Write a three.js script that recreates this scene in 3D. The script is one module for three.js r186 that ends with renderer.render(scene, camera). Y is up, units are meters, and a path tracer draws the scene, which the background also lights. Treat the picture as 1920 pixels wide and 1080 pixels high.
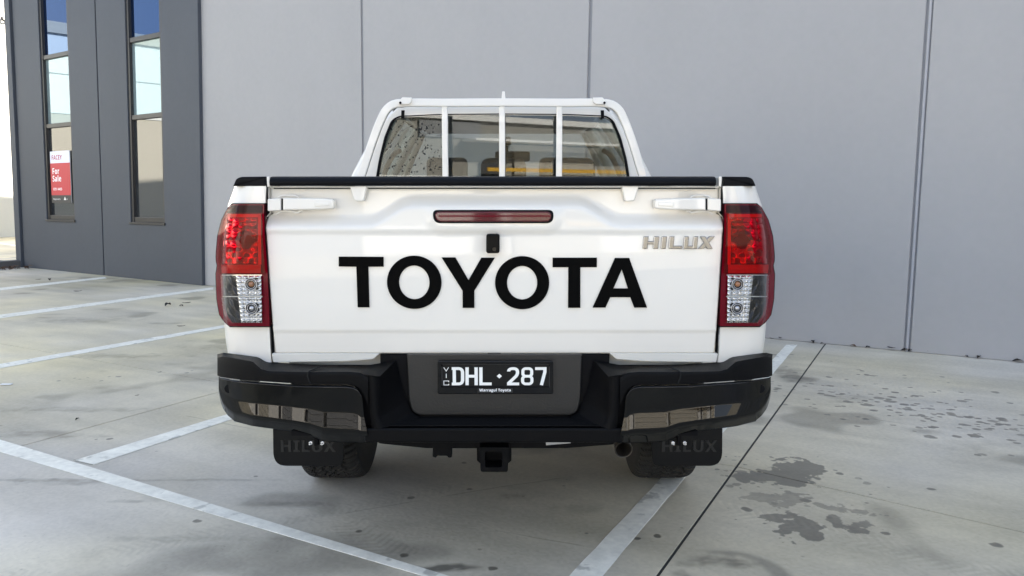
import * as THREE from 'three';
import { RoundedBoxGeometry } from 'three/addons/geometries/RoundedBoxGeometry.js';
import { TextGeometry } from 'three/addons/geometries/TextGeometry.js';
import { FontLoader } from 'three/addons/loaders/FontLoader.js';
import { mergeGeometries, toCreasedNormals } from 'three/addons/utils/BufferGeometryUtils.js';

// ------------------------------------------------------------------ camera, sky, sun, exposure
const scene = new THREE.Scene();
const FOCAL = 1500, PITCH = Math.atan(170 / 1500), EYE = 1.265;       // the lens in units of a 1920-wide frame
const camera = new THREE.PerspectiveCamera(2 * Math.atan(540 / FOCAL) * 180 / Math.PI, 16 / 9, 0.05, 900);
camera.position.set(0, EYE, 0);
camera.rotation.set(-PITCH, 0, 0);
scene.add(camera);
const renderer = new THREE.WebGLRenderer({ antialias: true });
renderer.setSize(1024, 576);
renderer.toneMapping = THREE.LinearToneMapping;
renderer.toneMappingExposure = 4.8;
renderer.shadowMap.enabled = true;
const SUN = new THREE.Vector3(0.826, 0.5, -0.26).normalize();
{
  const W = 512, H = 256, d = new Float32Array(W * H * 4), v = new THREE.Vector3();
  const mix = (a, b, t) => a + (b - a) * t;
  for (let j = 0; j < H; j++) for (let i = 0; i < W; i++) {
    const el = ((j + 0.5) / H - 0.5) * Math.PI, az = ((i + 0.5) / W - 0.5) * 2 * Math.PI;
    v.set(Math.cos(el) * Math.cos(az), Math.sin(el), Math.cos(el) * Math.sin(az));
    const t = Math.pow(Math.max(0, Math.min(1, v.y)), 0.45), g = Math.max(0, v.dot(SUN));
    const halo = 0.35 * Math.pow(g, 6) + 1.1 * Math.pow(g, 60), k = (j * W + i) * 4;
    d[k] = mix(0.30, 0.16, t) + halo; d[k + 1] = mix(0.35, 0.202, t) + halo * 0.95; d[k + 2] = mix(0.42, 0.282, t) + halo * 0.85; d[k + 3] = 1;
  }
  const sky = new THREE.DataTexture(d, W, H, THREE.RGBAFormat, THREE.FloatType);
  sky.mapping = THREE.EquirectangularReflectionMapping; sky.magFilter = sky.minFilter = THREE.LinearFilter; sky.needsUpdate = true;
  scene.background = sky; scene.environment = sky;
}
const sun = new THREE.DirectionalLight(new THREE.Color(1, 0.92, 0.8), 4.8);
sun.position.copy(SUN).multiplyScalar(70);
sun.castShadow = true; sun.shadow.mapSize.set(4096, 4096);
Object.assign(sun.shadow.camera, { left: -50, right: 50, top: 50, bottom: -50, near: 1, far: 200 });
scene.add(sun, sun.target);

// ------------------------------------------------------------------ helpers
let seed = 7;
const rnd = () => { seed = (seed * 1664525 + 1013904223) >>> 0; return seed / 4294967296; };
const rr = (a, b) => a + (b - a) * rnd();
const clamp = (x, a = 0, b = 1) => Math.max(a, Math.min(b, x));
const sm = (a, b, x) => { const t = clamp((x - a) / (b - a)); return t * t * (3 - 2 * t); };
const lerp = (a, b, t) => a + (b - a) * t;
function interp(pts, x) {                                              // piecewise-linear, pts sorted by x
  if (x <= pts[0][0]) return pts[0][1];
  for (let i = 1; i < pts.length; i++) if (x <= pts[i][0]) { const [a, p] = pts[i - 1], [b, q] = pts[i]; return p + (q - p) * (x - a) / (b - a || 1); }
  return pts[pts.length - 1][1];
}
const hash = (i, j, s) => { let h = Math.imul(i, 374761393) + Math.imul(j, 668265263) + Math.imul(s, 2147483647) | 0; h = Math.imul(h ^ (h >>> 13), 1274126177); return ((h ^ (h >>> 16)) >>> 0) / 4294967296; };
function vn(x, y, s, per = 0) {                                        // value noise, optional period
  let i = Math.floor(x), j = Math.floor(y); const fx = x - i, fy = y - j, u = fx * fx * (3 - 2 * fx), w = fy * fy * (3 - 2 * fy);
  let i1 = i + 1, j1 = j + 1;
  if (per) { i = ((i % per) + per) % per; j = ((j % per) + per) % per; i1 = ((i1 % per) + per) % per; j1 = ((j1 % per) + per) % per; }
  const a = hash(i, j, s), b = hash(i1, j, s), c = hash(i, j1, s), e = hash(i1, j1, s);
  return a + (b - a) * u + (c - a) * w + (a - b - c + e) * u * w;
}
const fbm = (x, y, s, o = 4, per = 0) => { let v = 0, a = 0.5, f = 1, n = 0; for (let k = 0; k < o; k++) { v += a * vn(x * f, y * f, s + k, per * f); n += a; a *= 0.5; f *= 2; } return v / n; };

const used = {};
function numbered(n) { const k = used[n] = (used[n] ?? -1) + 1; return k ? `${n}_${String(k).padStart(3, '0')}` : n; }
function add(name, geo, m, parent) {                                   // a part
  const o = new THREE.Mesh(Array.isArray(geo) ? merge(geo) : geo, m);
  o.name = parent === scene ? numbered(name) : numbered(name); o.castShadow = o.receiveShadow = true; parent.add(o); return o;
}
const tag = (o, label, category, group) => { o.userData.label = label; o.userData.category = category; if (group) o.userData.group = group; return o; };
function thing(name, label, category, pos = [0, 0, 0], turn = 0, group) {
  const o = new THREE.Group(); o.name = numbered(name); o.position.set(...pos); o.rotation.y = turn; scene.add(o); return tag(o, label, category, group);
}
const structure = (o, label) => { o.userData.kind = 'structure'; if (label) o.userData.label = label; return o; };
function clean(g) { g = g.index ? g.toNonIndexed() : g.clone(); for (const k of Object.keys(g.attributes)) if (!['position', 'normal', 'uv'].includes(k)) g.deleteAttribute(k); if (!g.attributes.uv) g.setAttribute('uv', new THREE.BufferAttribute(new Float32Array(g.attributes.position.count * 2), 2)); g.clearGroups(); return g; }
const merge = (gs) => mergeGeometries(gs.map(clean));
function mirror(g) {                                                   // across x = 0
  g = clean(g); for (const k of ['position', 'normal']) { const a = g.attributes[k]; for (let i = 0; i < a.count; i++) a.setX(i, -a.getX(i)); }
  for (const a of Object.values(g.attributes)) for (let i = 0; i < a.count; i += 3) for (let c = 0; c < a.itemSize; c++) { const p = (i + 1) * a.itemSize + c, q = (i + 2) * a.itemSize + c, t = a.array[p]; a.array[p] = a.array[q]; a.array[q] = t; }
  return g;
}
const side = (g, s) => (s < 0 ? g : mirror(g));                        // shapes below are drawn for the left side
function grid(as, bs, f, crease = 0.6) {                               // surface over two lists of parameters
  const P = [], U = [], I = [], n = bs.length;
  as.forEach((a, i) => bs.forEach((b, j) => { P.push(...f(a, b)); U.push(a, b); if (i && j) { const p = i * n + j, q = p - n; I.push(q - 1, p - 1, p, q - 1, p, q); } }));
  let g = new THREE.BufferGeometry(); g.setAttribute('position', new THREE.Float32BufferAttribute(P, 3)); g.setAttribute('uv', new THREE.Float32BufferAttribute(U, 2)); g.setIndex(I);
  if (crease > 0.55) { g.computeVertexNormals(); return g.toNonIndexed(); }
  return toCreasedNormals(g.toNonIndexed().scale(1000, 1000, 1000), crease).scale(0.001, 0.001, 0.001);
}
const seq = (n, a = 0, b = 1) => Array.from({ length: n + 1 }, (_, i) => a + (b - a) * i / n);
const rb = (w, h, d, r, x = 0, y = 0, z = 0, seg = 3) => new RoundedBoxGeometry(w, h, d, seg, r).translate(x, y, z);
const bx = (w, h, d, x = 0, y = 0, z = 0) => new THREE.BoxGeometry(w, h, d).translate(x, y, z);
function shape(pts) { const s = new THREE.Shape(); pts.forEach(([x, y], i) => (i ? s.lineTo(x, y) : s.moveTo(x, y))); s.closePath(); return s; }
function rounded(pts, r) {                                             // polygon with rounded corners
  const s = new THREE.Shape(), n = pts.length, V = pts.map((p) => new THREE.Vector2(...p));
  for (let i = 0; i < n; i++) {
    const p = V[i], a = V[(i + n - 1) % n], b = V[(i + 1) % n], R = Array.isArray(r) ? r[i] : r;
    const pa = p.clone().add(a.clone().sub(p).setLength(Math.min(R, a.distanceTo(p) / 2))), pb = p.clone().add(b.clone().sub(p).setLength(Math.min(R, b.distanceTo(p) / 2)));
    if (i) s.lineTo(pa.x, pa.y); else s.moveTo(pa.x, pa.y);
    s.quadraticCurveTo(p.x, p.y, pb.x, pb.y);
  }
  s.closePath(); return s;
}
const ext = (s, depth, z = 0, bevel = 0, seg = 2) => new THREE.ExtrudeGeometry(s, { depth: depth - 2 * bevel, bevelEnabled: bevel > 0, bevelThickness: bevel, bevelSize: bevel, bevelOffset: -bevel, bevelSegments: seg, curveSegments: 10 }).translate(0, 0, z + bevel);
const tube = (pts, r, n = 24, k = 8, closed = false) => new THREE.TubeGeometry(new THREE.CatmullRomCurve3(pts.map((p) => new THREE.Vector3(...p)), closed, 'centripetal'), n, r, k, closed);
const cyl = (r, h, x, y, z, axis = 'y', k = 20, r2 = r) => { const g = new THREE.CylinderGeometry(r2, r, h, k); if (axis === 'z') g.rotateX(Math.PI / 2); if (axis === 'x') g.rotateZ(Math.PI / 2); return g.translate(x, y, z); };

// ------------------------------------------------------------------ materials
const C = (r, g = r, b = r) => new THREE.Color().setRGB(r, g, b);
const std = (c, rough, metal = 0, more = {}) => new THREE.MeshStandardMaterial({ color: c, roughness: rough, metalness: metal, ...more });
const phy = (c, rough, more = {}) => new THREE.MeshPhysicalMaterial({ color: c, roughness: rough, ...more });
function dataTex(W, H, f, srgb, wrap = THREE.RepeatWrapping) {         // f(i, j) -> [r,g,b] linear 0..1
  const d = new Uint8Array(W * H * 4), enc = (x) => { x = clamp(x); return 255 * (srgb ? (x < 0.0031308 ? 12.92 * x : 1.055 * Math.pow(x, 1 / 2.4) - 0.055) : x); };
  for (let j = 0; j < H; j++) for (let i = 0; i < W; i++) { const c = f(i, j), k = (j * W + i) * 4; d[k] = enc(c[0]); d[k + 1] = enc(c[1]); d[k + 2] = enc(c[2]); d[k + 3] = 255; }
  const t = new THREE.DataTexture(d, W, H, THREE.RGBAFormat); if (srgb) t.colorSpace = THREE.SRGBColorSpace;
  t.wrapS = t.wrapT = wrap; t.magFilter = THREE.LinearFilter; t.minFilter = THREE.LinearMipmapLinearFilter; t.generateMipmaps = true; t.needsUpdate = true; return t;
}
const grainTex = dataTex(256, 256, (i, j) => { const n = fbm(i / 4, j / 4, 31, 3, 64); return [n, n, n]; }, false);
const rep = (t, x, y = x) => { const c = t.clone(); c.repeat.set(x, y); c.needsUpdate = true; return c; };
const M = {
  paint: phy(C(0.82, 0.78, 0.71), 0.4, { clearcoat: 1, clearcoatRoughness: 0.03 }),
  dullPaint: phy(C(0.7, 0.68, 0.62), 0.5, { clearcoat: 0.3, clearcoatRoughness: 0.3 }),
  black: phy(C(0.004, 0.004, 0.005), 0.5, { specularIntensity: 0.2 }),
  capBlack: phy(C(0.004, 0.0043, 0.006), 0.36, { specularIntensity: 0.2, bumpMap: rep(grainTex, 8, 8), bumpScale: 0.0006 }),
  textured: phy(C(0.003, 0.003, 0.0036), 0.38, { specularIntensity: 0.2, bumpMap: rep(grainTex, 6, 6), bumpScale: 0.0004 }),
  gloss: phy(C(0.0006, 0.0006, 0.001), 0.012, { ior: 1.4 }),
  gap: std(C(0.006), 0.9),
  decal: phy(C(0.002), 0.5, { specularIntensity: 0.08 }),
  chrome: std(C(0.2, 0.205, 0.22), 0.06, 1),
  steel: std(C(0.5, 0.5, 0.52), 0.3, 1),
  rubber: phy(C(0.032, 0.031, 0.029), 0.65, { specularIntensity: 0.3 }),
  under: std(C(0.012, 0.012, 0.013), 0.8),
  glass: phy(C(1), 0.0, { transmission: 1, thickness: 0, ior: 1.4 }),
  tint: phy(C(0.55, 0.59, 0.58), 0.0, { transmission: 1, thickness: 0, ior: 1.6 }),
  redGlass: phy(C(0.72, 0.004, 0.025), 0.0, { transmission: 1, thickness: 0, ior: 1.25 }),
  redBody: phy(C(0.13, 0.002, 0.01), 0.06, { ior: 1.3 }),
  redBar: phy(C(0.6, 0.003, 0.012), 0.1, { ior: 1.4 }),
  redFoil: std(C(0.48, 0.004, 0.014), 0.1, 1),
  smoke: phy(C(0.02, 0.002, 0.005), 0.06, { ior: 1.22 }),
  guide: phy(C(0.85, 0.006, 0.05), 0.3, { ior: 1.4 }),
  darkFoil: std(C(0.03, 0.03, 0.033), 0.12, 1),
  foil: std(C(0.65, 0.65, 0.65), 0.08, 1),
  amber: phy(C(0.3, 0.11, 0.03), 0.2, { clearcoat: 1 }),
  fabric: std(C(0.035, 0.036, 0.04), 0.9),
  trim: std(C(0.11, 0.105, 0.1), 0.8),
};

// pixel of the 1920-wide frame -> metres: on the ground (height y), or on the truck's own plane z
function ray(u, v) { const dx = (u - 960) / FOCAL, dy = -(v - 540) / FOCAL, c = Math.cos(PITCH), s = Math.sin(PITCH); return [dx, dy * c - s, -(c + dy * s)]; }
const gr = (u, v) => { const [a, b, c] = ray(u, v), t = -EYE / b; return [a * t, c * t]; };
const TX = -0.057, TZ = -2.6;
const at = (u, v, z = 0) => { const [a, b, c] = ray(u, v), t = (TZ + z) / c; return [a * t - TX, EYE + b * t]; };
const poly = (px, z) => px.map(([u, v]) => at(u, v, z));
const deep = (x, y, z) => { const q = (TZ + z) / TZ; return [-TX + (x + TX) * q, EYE + (y - EYE) * q, z]; };   // the same sight line at another depth
const Yv = (v, z = 0) => at(927, v, z)[1];
const Xu = (u, v, z = 0) => at(u, v, z)[0];

// ------------------------------------------------------------------ ground: base sheet, concrete slabs, stains
const E1 = [0.462, -0.887], P1 = [0.488, -2.563], P4 = [-2.562, -3.886];
const cross = (p, d, q, e) => { const k = d[0] * e[1] - d[1] * e[0], t = ((q[0] - p[0]) * e[1] - (q[1] - p[1]) * e[0]) / k; return [p[0] + d[0] * t, p[1] + d[1] * t]; };
const K4 = cross(P4, E1, [-2.018, -5.395], [0.872, 0.49]), K1 = cross(P1, E1, [-2.018, -5.395], [0.872, 0.49]);
const NEAR = { x: -3.1, z: -7.6, w: 7.6, h: 5.7 };
const wetBlobs = [], drops = [], smudges = [];
for (const [x, z, r, w] of [[1.33, -3.7, 0.10, 1], [1.34, -3.57, 0.1, 1], [1.22, -3.55, 0.08, 1], [1.1, -3.53, 0.09, 1], [1.03, -3.49, 0.05, 1], [1.21, -3.5, 0.09, 1], [1.26, -3.42, 0.06, 1], [1.42, -3.66, 0.05, 0.9],
  [1.1, -3.01, 0.075, 1], [1.1, -2.93, 0.07, 1], [1.15, -2.91, 0.05, 1], [1.04, -3.05, 0.04, 0.9], [1.16, -3.03, 0.05, 0.9], [1.26, -2.985, 0.045, 0.9], [1.32, -2.955, 0.055, 0.9], [1.28, -3.05, 0.04, 0.8], [1.37, -2.99, 0.035, 0.7],
  [1.17, -3.3, 0.05, 0.62], [1.08, -3.26, 0.06, 0.6], [1.13, -3.2, 0.05, 0.62], [1.03, -3.27, 0.045, 0.5], [1.3, -3.16, 0.05, 0.62], [1.37, -3.13, 0.05, 0.62], [1.23, -3.24, 0.05, 0.6], [1.43, -3.1, 0.05, 0.6]]) wetBlobs.push({ x, z, r, w });
for (const [u, v, s] of [[370, 977, 1], [673, 996, .8], [770, 933, .9], [756, 1041, 1], [923, 1066, 1], [1195, 1010, .8], [1232, 1005, 1], [880, 917, .7], [205, 823, 1], [145, 862, 1], [870, 868, .8], [1400, 955, 1.3], [1745, 917, 1.2], [1870, 1022, 1.4], [1510, 938, 1.4], [1345, 880, .8], [1540, 882, 1.6], [1575, 888, 1], [1555, 970, .8], [1100, 1000, .5], [1660, 1000, 1], [222, 706, 1.2], [190, 714, .8], [110, 714, .8], [298, 698, .9], [350, 699, .9], [360, 695, .7], [180, 824, .5], [0, 798, .7], [480, 893, .6], [150, 711, .5], [140, 709, .5], [165, 708, .5], [205, 706, .6], [300, 697, .7]]) { const [x, z] = gr(u, v); drops.push({ x, z, r: 0.017 * s, d: 1 }); }
for (let k = 0; k < 170; k++) {                                         // the drips on the right, thickest in a band that runs off towards the corner
  const u = rr(1440, 1920), c = 700 + (u - 1440) * 0.2, v = clamp(c + rr(-1, 1) * rr(0, 1) * 85 + 12, 665, 1000), [x, z] = gr(u, v), r = 0.01 + 0.03 * rnd() * rnd();
  drops.push({ x, z, r, d: rr(0.65, 1) }); if (rnd() < 0.4) drops.push({ x: x + rr(-1, 1) * r * 1.8, z: z + rr(-.4, .4) * r, r: r * rr(0.5, 0.9), d: rr(0.5, 1) });
}
for (let k = 0; k < 26; k++) { const [x, z] = gr(rr(1340, 1640), rr(850, 960)); drops.push({ x, z, r: rr(0.006, 0.022), d: rr(0.4, 0.9) }); }
for (let k = 0; k < 60; k++) drops.push({ x: rr(-2.5, 2), z: rr(-6, -2.6), r: rr(0.003, 0.008), d: rr(0.3, 0.8) });
for (const [u, v, rx, rz, d] of [[75, 815, .3, .08, .3], [225, 667, .5, .1, .3], [110, 768, .5, .06, .25], [120, 905, .22, .03, .3], [350, 900, .5, .02, .3], [430, 650, .4, .15, .25], [60, 900, .35, .02, .3], [330, 1010, .4, .03, .22], [150, 600, .6, .2, .25], [240, 940, .1, .02, .3], [960, 930, .09, .05, .35], [1075, 955, .10, .07, .22], [830, 1065, .12, .03, .7], [1340, 1055, .14, .05, .5], [1480, 700, .12, .3, .35], [540, 945, .2, .03, .3], [1580, 745, .15, .12, .2], [1830, 835, .2, .1, .15]]) { const [x, z] = gr(u, v); smudges.push({ x, z, rx, rz, d }); }
const cracks = [[[-0.667, -3.103], [-0.082, -3.383]], [[-0.082, -3.383], [0.392, -3.574]], [[-0.061, -2.932], [0.272, -2.791]], [[-1.9, -4.55], [-1.2, -4.15]], [[1.9, -4.6], [3.6, -3.4]]];
// bucket the drops so that each texel only looks at its neighbours
const CELL = 0.16, buckets = new Map();
function put(o, reach) { for (let i = Math.floor((o.x - reach) / CELL); i <= Math.floor((o.x + reach) / CELL); i++) for (let j = Math.floor((o.z - reach) / CELL); j <= Math.floor((o.z + reach) / CELL); j++) { const k = i * 4096 + j; if (!buckets.has(k)) buckets.set(k, []); buckets.get(k).push(o); } }
drops.forEach((o) => put(o, o.r * 2));
const segDist = (x, z, [a, b]) => { const dx = b[0] - a[0], dz = b[1] - a[1], t = clamp(((x - a[0]) * dx + (z - a[1]) * dz) / (dx * dx + dz * dz)); return Math.hypot(x - a[0] - dx * t, z - a[1] - dz * t); };
function wetness(x, z) {
  let w = 0;
  const b = buckets.get(Math.floor(x / CELL) * 4096 + Math.floor(z / CELL));
  if (b) for (const o of b) { const q = Math.hypot(x - o.x, z - o.z) / o.r; if (q < 1.8) w = Math.max(w, o.d * (1 - sm(0.82, 1.08, q + 0.5 * (vn(x * 60, z * 60, 5) - 0.5)))); }
  if (x > 0.7 && x < 1.8 && z > -4 && z < -2.7) {
    let f = 0, ws = 0; for (const o of wetBlobs) { const q = Math.exp(-((x - o.x) ** 2 + (z - o.z) ** 2) / (o.r * o.r)); f += q; ws += q * o.w; }
    const n = (fbm(x * 26, z * 26, 77, 5) - 0.5) * 2.3; w = Math.max(w, (ws / (f + 1e-6)) * sm(0.66, 0.8, f + n));
  }
  const rq = Math.hypot(x - 0.74, (z + 2.56) * 1.0) / 0.19; w = Math.max(w, 0.62 * sm(0.62, 0.8, rq) * (1 - sm(0.95, 1.15, rq)) * sm(0.3, 0.55, fbm(x * 9, z * 9, 12, 3)));
  return w;
}
function concrete(x, z, per, stains) {                                 // x, z in metres -> [r, g, b, roughness, height]
  const s = per ? 1 / 6 : 1 / 6, X = x * s, Z = z * s, p = (k) => (per ? k : 0);
  const big = fbm(X * 3, Z * 3, 1, 4, p(3)) - 0.5, streak = fbm((X * 0.86 + Z * 0.5) * 6, (Z * 0.86 - X * 0.5) * 36, 9, 4) - 0.5;
  const st2 = per ? fbm(X * 6, Z * 30, 9, 4, 6) - 0.5 : streak, mid = fbm(X * 18, Z * 18, 4, 4, p(18)) - 0.5, fine = vn(X * 512, Z * 512, 3, p(512)) - 0.5, speck = vn(X * 900, Z * 900, 8, p(900));
  let L = 0.485 * (1 + 0.72 * big + 0.36 * (per ? st2 : streak) + 0.3 * mid + 0.12 * fine), warm = 0.26 * (fbm(X * 5, Z * 5, 21, 3, p(5)) - 0.5) + 0.012, ro = 0.72 + 0.2 * mid - 0.25 * big;
  if (speck > 0.93) L *= 0.86;
  L *= 1 - 0.35 * sm(0.66, 0.8, fbm(X * 12, Z * 12, 40, 3, p(12)));
  if (stains) {
    for (const o of smudges) { const q = Math.hypot((x - o.x) / o.rx, (z - o.z) / o.rz); if (q < 1.5) L *= 1 - o.d * (1 - sm(0.3, 1.3, q + (fbm(x * 14, z * 14, 61, 3) - 0.5) * 1.4)) * (0.5 + 0.5 * sm(0.3, 0.6, fbm(x * 16 + z * 8, z * 30, 15, 3))); }
    for (const c of cracks) { const d = segDist(x + (vn(x * 9, z * 9, 3) - .5) * 0.02, z, c); if (d < 0.012) L *= 1 - 0.28 * (1 - sm(0.001, 0.007, d)) * sm(0.2, 0.6, vn(x * 6, z * 6, 19)); }
    { const a = (x + 1.05) * 0.86 + (z + 2.95) * -0.5, b2 = (x + 1.05) * 0.5 + (z + 2.95) * 0.86; if (Math.abs(b2) < 0.07 && Math.abs(a) < 0.9) L *= 1 - 0.1 * (Math.sin((a + Math.abs(b2) * 0.7) * 170) > 0.2 ? 1 : 0.25) * sm(0.35, 0.6, vn(x * 6, z * 6, 33)) * (1 - sm(0.05, 0.07, Math.abs(b2))); }
    // faint tyre prints crossing towards the lower right
    const q = (x - 1.35) * 0.80 + (z + 2.9) * 0.6, r = -(x - 1.35) * 0.6 + (z + 2.9) * 0.8;
    if (r > 0.0 && r < 0.17 && q > -0.6 && q < 1.5) { const b = Math.sin((q + Math.abs(r - 0.085) * 0.8) * 150) > 0.1 ? 1 : 0; L *= 1 + 0.1 * b * sm(0, 0.03, r) * (1 - sm(0.14, 0.17, r)) * sm(0.35, 0.6, vn(x * 7, z * 7, 23)); }
    const q2 = (x + 0.52) * 0.6 + (z + 2.85) * 0.8, r2 = (x + 0.52) * 0.8 - (z + 2.85) * 0.6;
    if (Math.abs(r2) < 0.08 && Math.abs(q2) < 0.2) L *= 1 - 0.16 * (Math.sin((q2 + Math.abs(r2) * .6) * 190) > 0.2 ? 1 : 0.2) * sm(0.2, 0.5, vn(x * 14, z * 14, 29));
    const w = wetness(x, z); L *= 1 - 0.62 * w; ro = lerp(ro, 0.4, w * 0.9); warm *= 1 - 0.6 * w;
  }
  return [L * (1.07 + warm * 0.8), L * (0.965 + warm * 0.4), L * (0.755 - warm), clamp(ro, 0.35, 0.95), 0.5 + 0.3 * mid + 0.5 * fine];
}
function concreteMaterial(W, H, x0, z0, w, h, per, stains) {
  const rough = new Float32Array(W * H), hgt = new Float32Array(W * H);
  const map = dataTex(W, H, (i, j) => { const c = concrete(x0 + (i + 0.5) / W * w, z0 + (j + 0.5) / H * h, per, stains); rough[j * W + i] = c[3]; hgt[j * W + i] = c[4]; return c; }, true);
  const rmap = dataTex(W, H, (i, j) => { const k = j * W + i; return [hgt[k], rough[k], 0]; }, false);
  const m = std(C(1), 1, 0, { map, roughnessMap: rmap, bumpMap: rmap, bumpScale: 0.0012 }); m.userData.frame = { x: x0, z: z0, w, h }; return m;
}
const nearConcrete = concreteMaterial(2048, 1536, NEAR.x, NEAR.z, NEAR.w, NEAR.h, false, true);
const plainConcrete = concreteMaterial(768, 768, 0, 0, 6, 6, true, false);
const leftConcrete = concreteMaterial(1536, 2048, -10.6, -14.6, 9.2, 12.4, false, true);
function groundUV(g, fr) { const p = g.attributes.position, u = g.attributes.uv; for (let i = 0; i < p.count; i++) u.setXY(i, (p.getX(i) - fr.x) / fr.w, (p.getZ(i) - fr.z) / fr.h); return g; }
const base = structure(add('ground', groundUV(new THREE.PlaneGeometry(700, 700).rotateX(-Math.PI / 2).translate(0, -0.055, -60), { x: 0, z: 0, w: 6, h: 6 }), plainConcrete, scene), 'pale grey concrete yard laid in slabs with saw-cut joints');
function slab(pts, m, inset) {
  const n = pts.length, c = pts.map((p, i) => {                        // inset every edge by its own half joint
    const a = pts[(i + n - 1) % n], b = pts[(i + 1) % n], off = (p, q, k) => { const L = Math.hypot(q[0] - p[0], q[1] - p[1]), nx = -(q[1] - p[1]) / L, nz = (q[0] - p[0]) / L; return [[p[0] + nx * k, p[1] + nz * k], [(q[0] - p[0]) / L, (q[1] - p[1]) / L]]; };
    const [o1, d1] = off(a, p, inset[(i + n - 1) % n]), [o2, d2] = off(p, b, inset[i]); return cross(o1, d1, o2, d2);
  });
  const g = ext(shape(c.map(([x, z]) => [x, -z])), 0.05, 0, 0.002, 1).rotateX(-Math.PI / 2).translate(0, -0.05, 0);
  add('concrete_slab', groundUV(g, m.userData.frame), m, base);
}
{
  const up = (p, t) => [p[0] + E1[0] * t, p[1] + E1[1] * t], KL = [K4[0] - 0.857 * 60, K4[1] - 0.515 * 60], KR = [K1[0] + 0.764 * 40, K1[1] + 0.645 * 40], w = 0.0055, n = 0.0045, I = -1;
  const F = (v) => v.map((x) => I * x);
  slab([K4, up(K4, 60), KL], leftConcrete, F([n, 0.001, n]));
  slab([K4, K1, up(K1, 60), up(K4, 60)], nearConcrete, F([n, w, 0, n]));
  slab([K1, KR, up(KR, 40), up(K1, 60)], nearConcrete, F([w * 0.8, 0, 0, w]));
  slab([KL, up(KL, -40), up(K4, -40), K4], leftConcrete, F([0, 0, n, n]));
  slab([K4, up(K4, -40), up(K1, -40), K1], nearConcrete, F([n, 0, w, n]));
  slab([K1, up(K1, -40), up(KR, -40), KR], nearConcrete, F([w, 0, 0, w * 0.8]));
}
// sealed joints between the slabs
{
  const strip = (pts, w, m) => add('joint_sealant', mergeGeometries(pts.slice(1).map((b, i) => { const a = pts[i], L = Math.hypot(b[0] - a[0], b[1] - a[1]); return clean(new THREE.BoxGeometry(L + w, 0.02, w).rotateY(Math.atan2(-(b[1] - a[1]), b[0] - a[0])).translate((a[0] + b[0]) / 2, -0.0135 - 0.0007 * i, (a[1] + b[1]) / 2)); })), m, base);
  const far = (p, d, t) => [p[0] + d[0] * t, p[1] + d[1] * t], dk = std(C(0.035, 0.034, 0.032), 0.9), md = std(C(0.1, 0.097, 0.09), 0.9);
  strip([far(K1, E1, -9), far(K1, E1, 9)], 0.016, dk); strip([K1, far(K1, [0.764, 0.645], 9)], 0.016, dk); strip([far(K4, [-0.857, -0.515], 14), K4], 0.014, md); strip([far(K4, E1, -9), far(K4, E1, 9)], 0.014, md);
}
// painted lines
const paintTex = dataTex(512, 512, (i, j) => { const n = 0.6 * (1 + 0.22 * (fbm(i / 40, j / 40, 50, 4) - 0.5) + 0.3 * (fbm(i / 9, j / 9, 54, 3) - 0.5)) * (1 - 0.35 * sm(0.68, 0.8, fbm(i / 22, j / 22, 57, 4))); const k = n * 1.3; return [k, k * 0.965, k * 0.85]; }, true);
const linePaint = std(C(1), 0.75, 0, { map: paintTex, bumpMap: rep(grainTex, 3), bumpScale: 0.0006 });
function line(label, a, b, c, d, ext0 = 0, ext1 = 0) {                 // a-b one long edge, d-c the other, in metres on the ground
  const move = (p, q, t) => { const L = Math.hypot(q[0] - p[0], q[1] - p[1]); return [p[0] - (q[0] - p[0]) / L * t, p[1] - (q[1] - p[1]) / L * t]; };
  const A = move(a, b, ext0), B = move(b, a, ext1), D = move(d, c, ext0), Cc = move(c, d, ext1), n = 60, J = (k) => 0.0025 * (rnd() - 0.5);
  const cols = seq(n), wob = cols.map(() => [J(), J()]);
  const g = grid(cols, [0, 0.02, 0.98, 1], (t, s) => { const i = Math.round(t * n), k = wob[i], x = lerp(lerp(A[0], B[0], t), lerp(D[0], Cc[0], t), s), z = lerp(lerp(A[1], B[1], t), lerp(D[1], Cc[1], t), s); const e = s < 0.5 ? k[0] : k[1]; return [x + e, (s === 0 || s === 1) ? 0.0012 : 0.0042, z + e]; });
  const p = g.attributes.position, u = g.attributes.uv; for (let i = 0; i < p.count; i++) u.setXY(i, p.getX(i) / 1.5, p.getZ(i) / 1.5);
  tag(add('parking_line', g, linePaint, scene), label, 'road marking', 'white painted parking bay lines');
}
line('long white line across the bay fronts in the near foreground', gr(0, 825), gr(830, 1078), gr(790, 1080), gr(0, 848), 6, 1.2);
line('white bay line that meets the long front line and runs under the pickup', gr(146, 862), gr(425, 778), gr(425, 790), gr(182, 870), 0.02, 1.3);
line('white bay line left of the pickup, nearest the rear bumper corner', gr(0, 683), gr(420, 610), gr(420, 615), gr(0, 691), 2.4, 0.6);
line('white bay line ending at the foot of the pale wall by the dark facade', gr(0, 590.5), gr(400, 539), gr(400, 543), gr(0, 597), 2.2, 0);
line('white bay line ending below the first joint of the dark facade', gr(0, 540), gr(196, 519.5), gr(200, 522), gr(0, 544.5), 2.2, 0);
line('wide white bay line from the foreground under the right rear wheel to the wall', gr(1068, 1080), gr(1474, 647), gr(1495, 647), gr(1130, 1080), 0.9, 0);
line('thin white line on the far yard beyond the dark facade', gr(0, 455), gr(40, 461), gr(40, 463.5), gr(0, 457.5), 4, 3);

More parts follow.
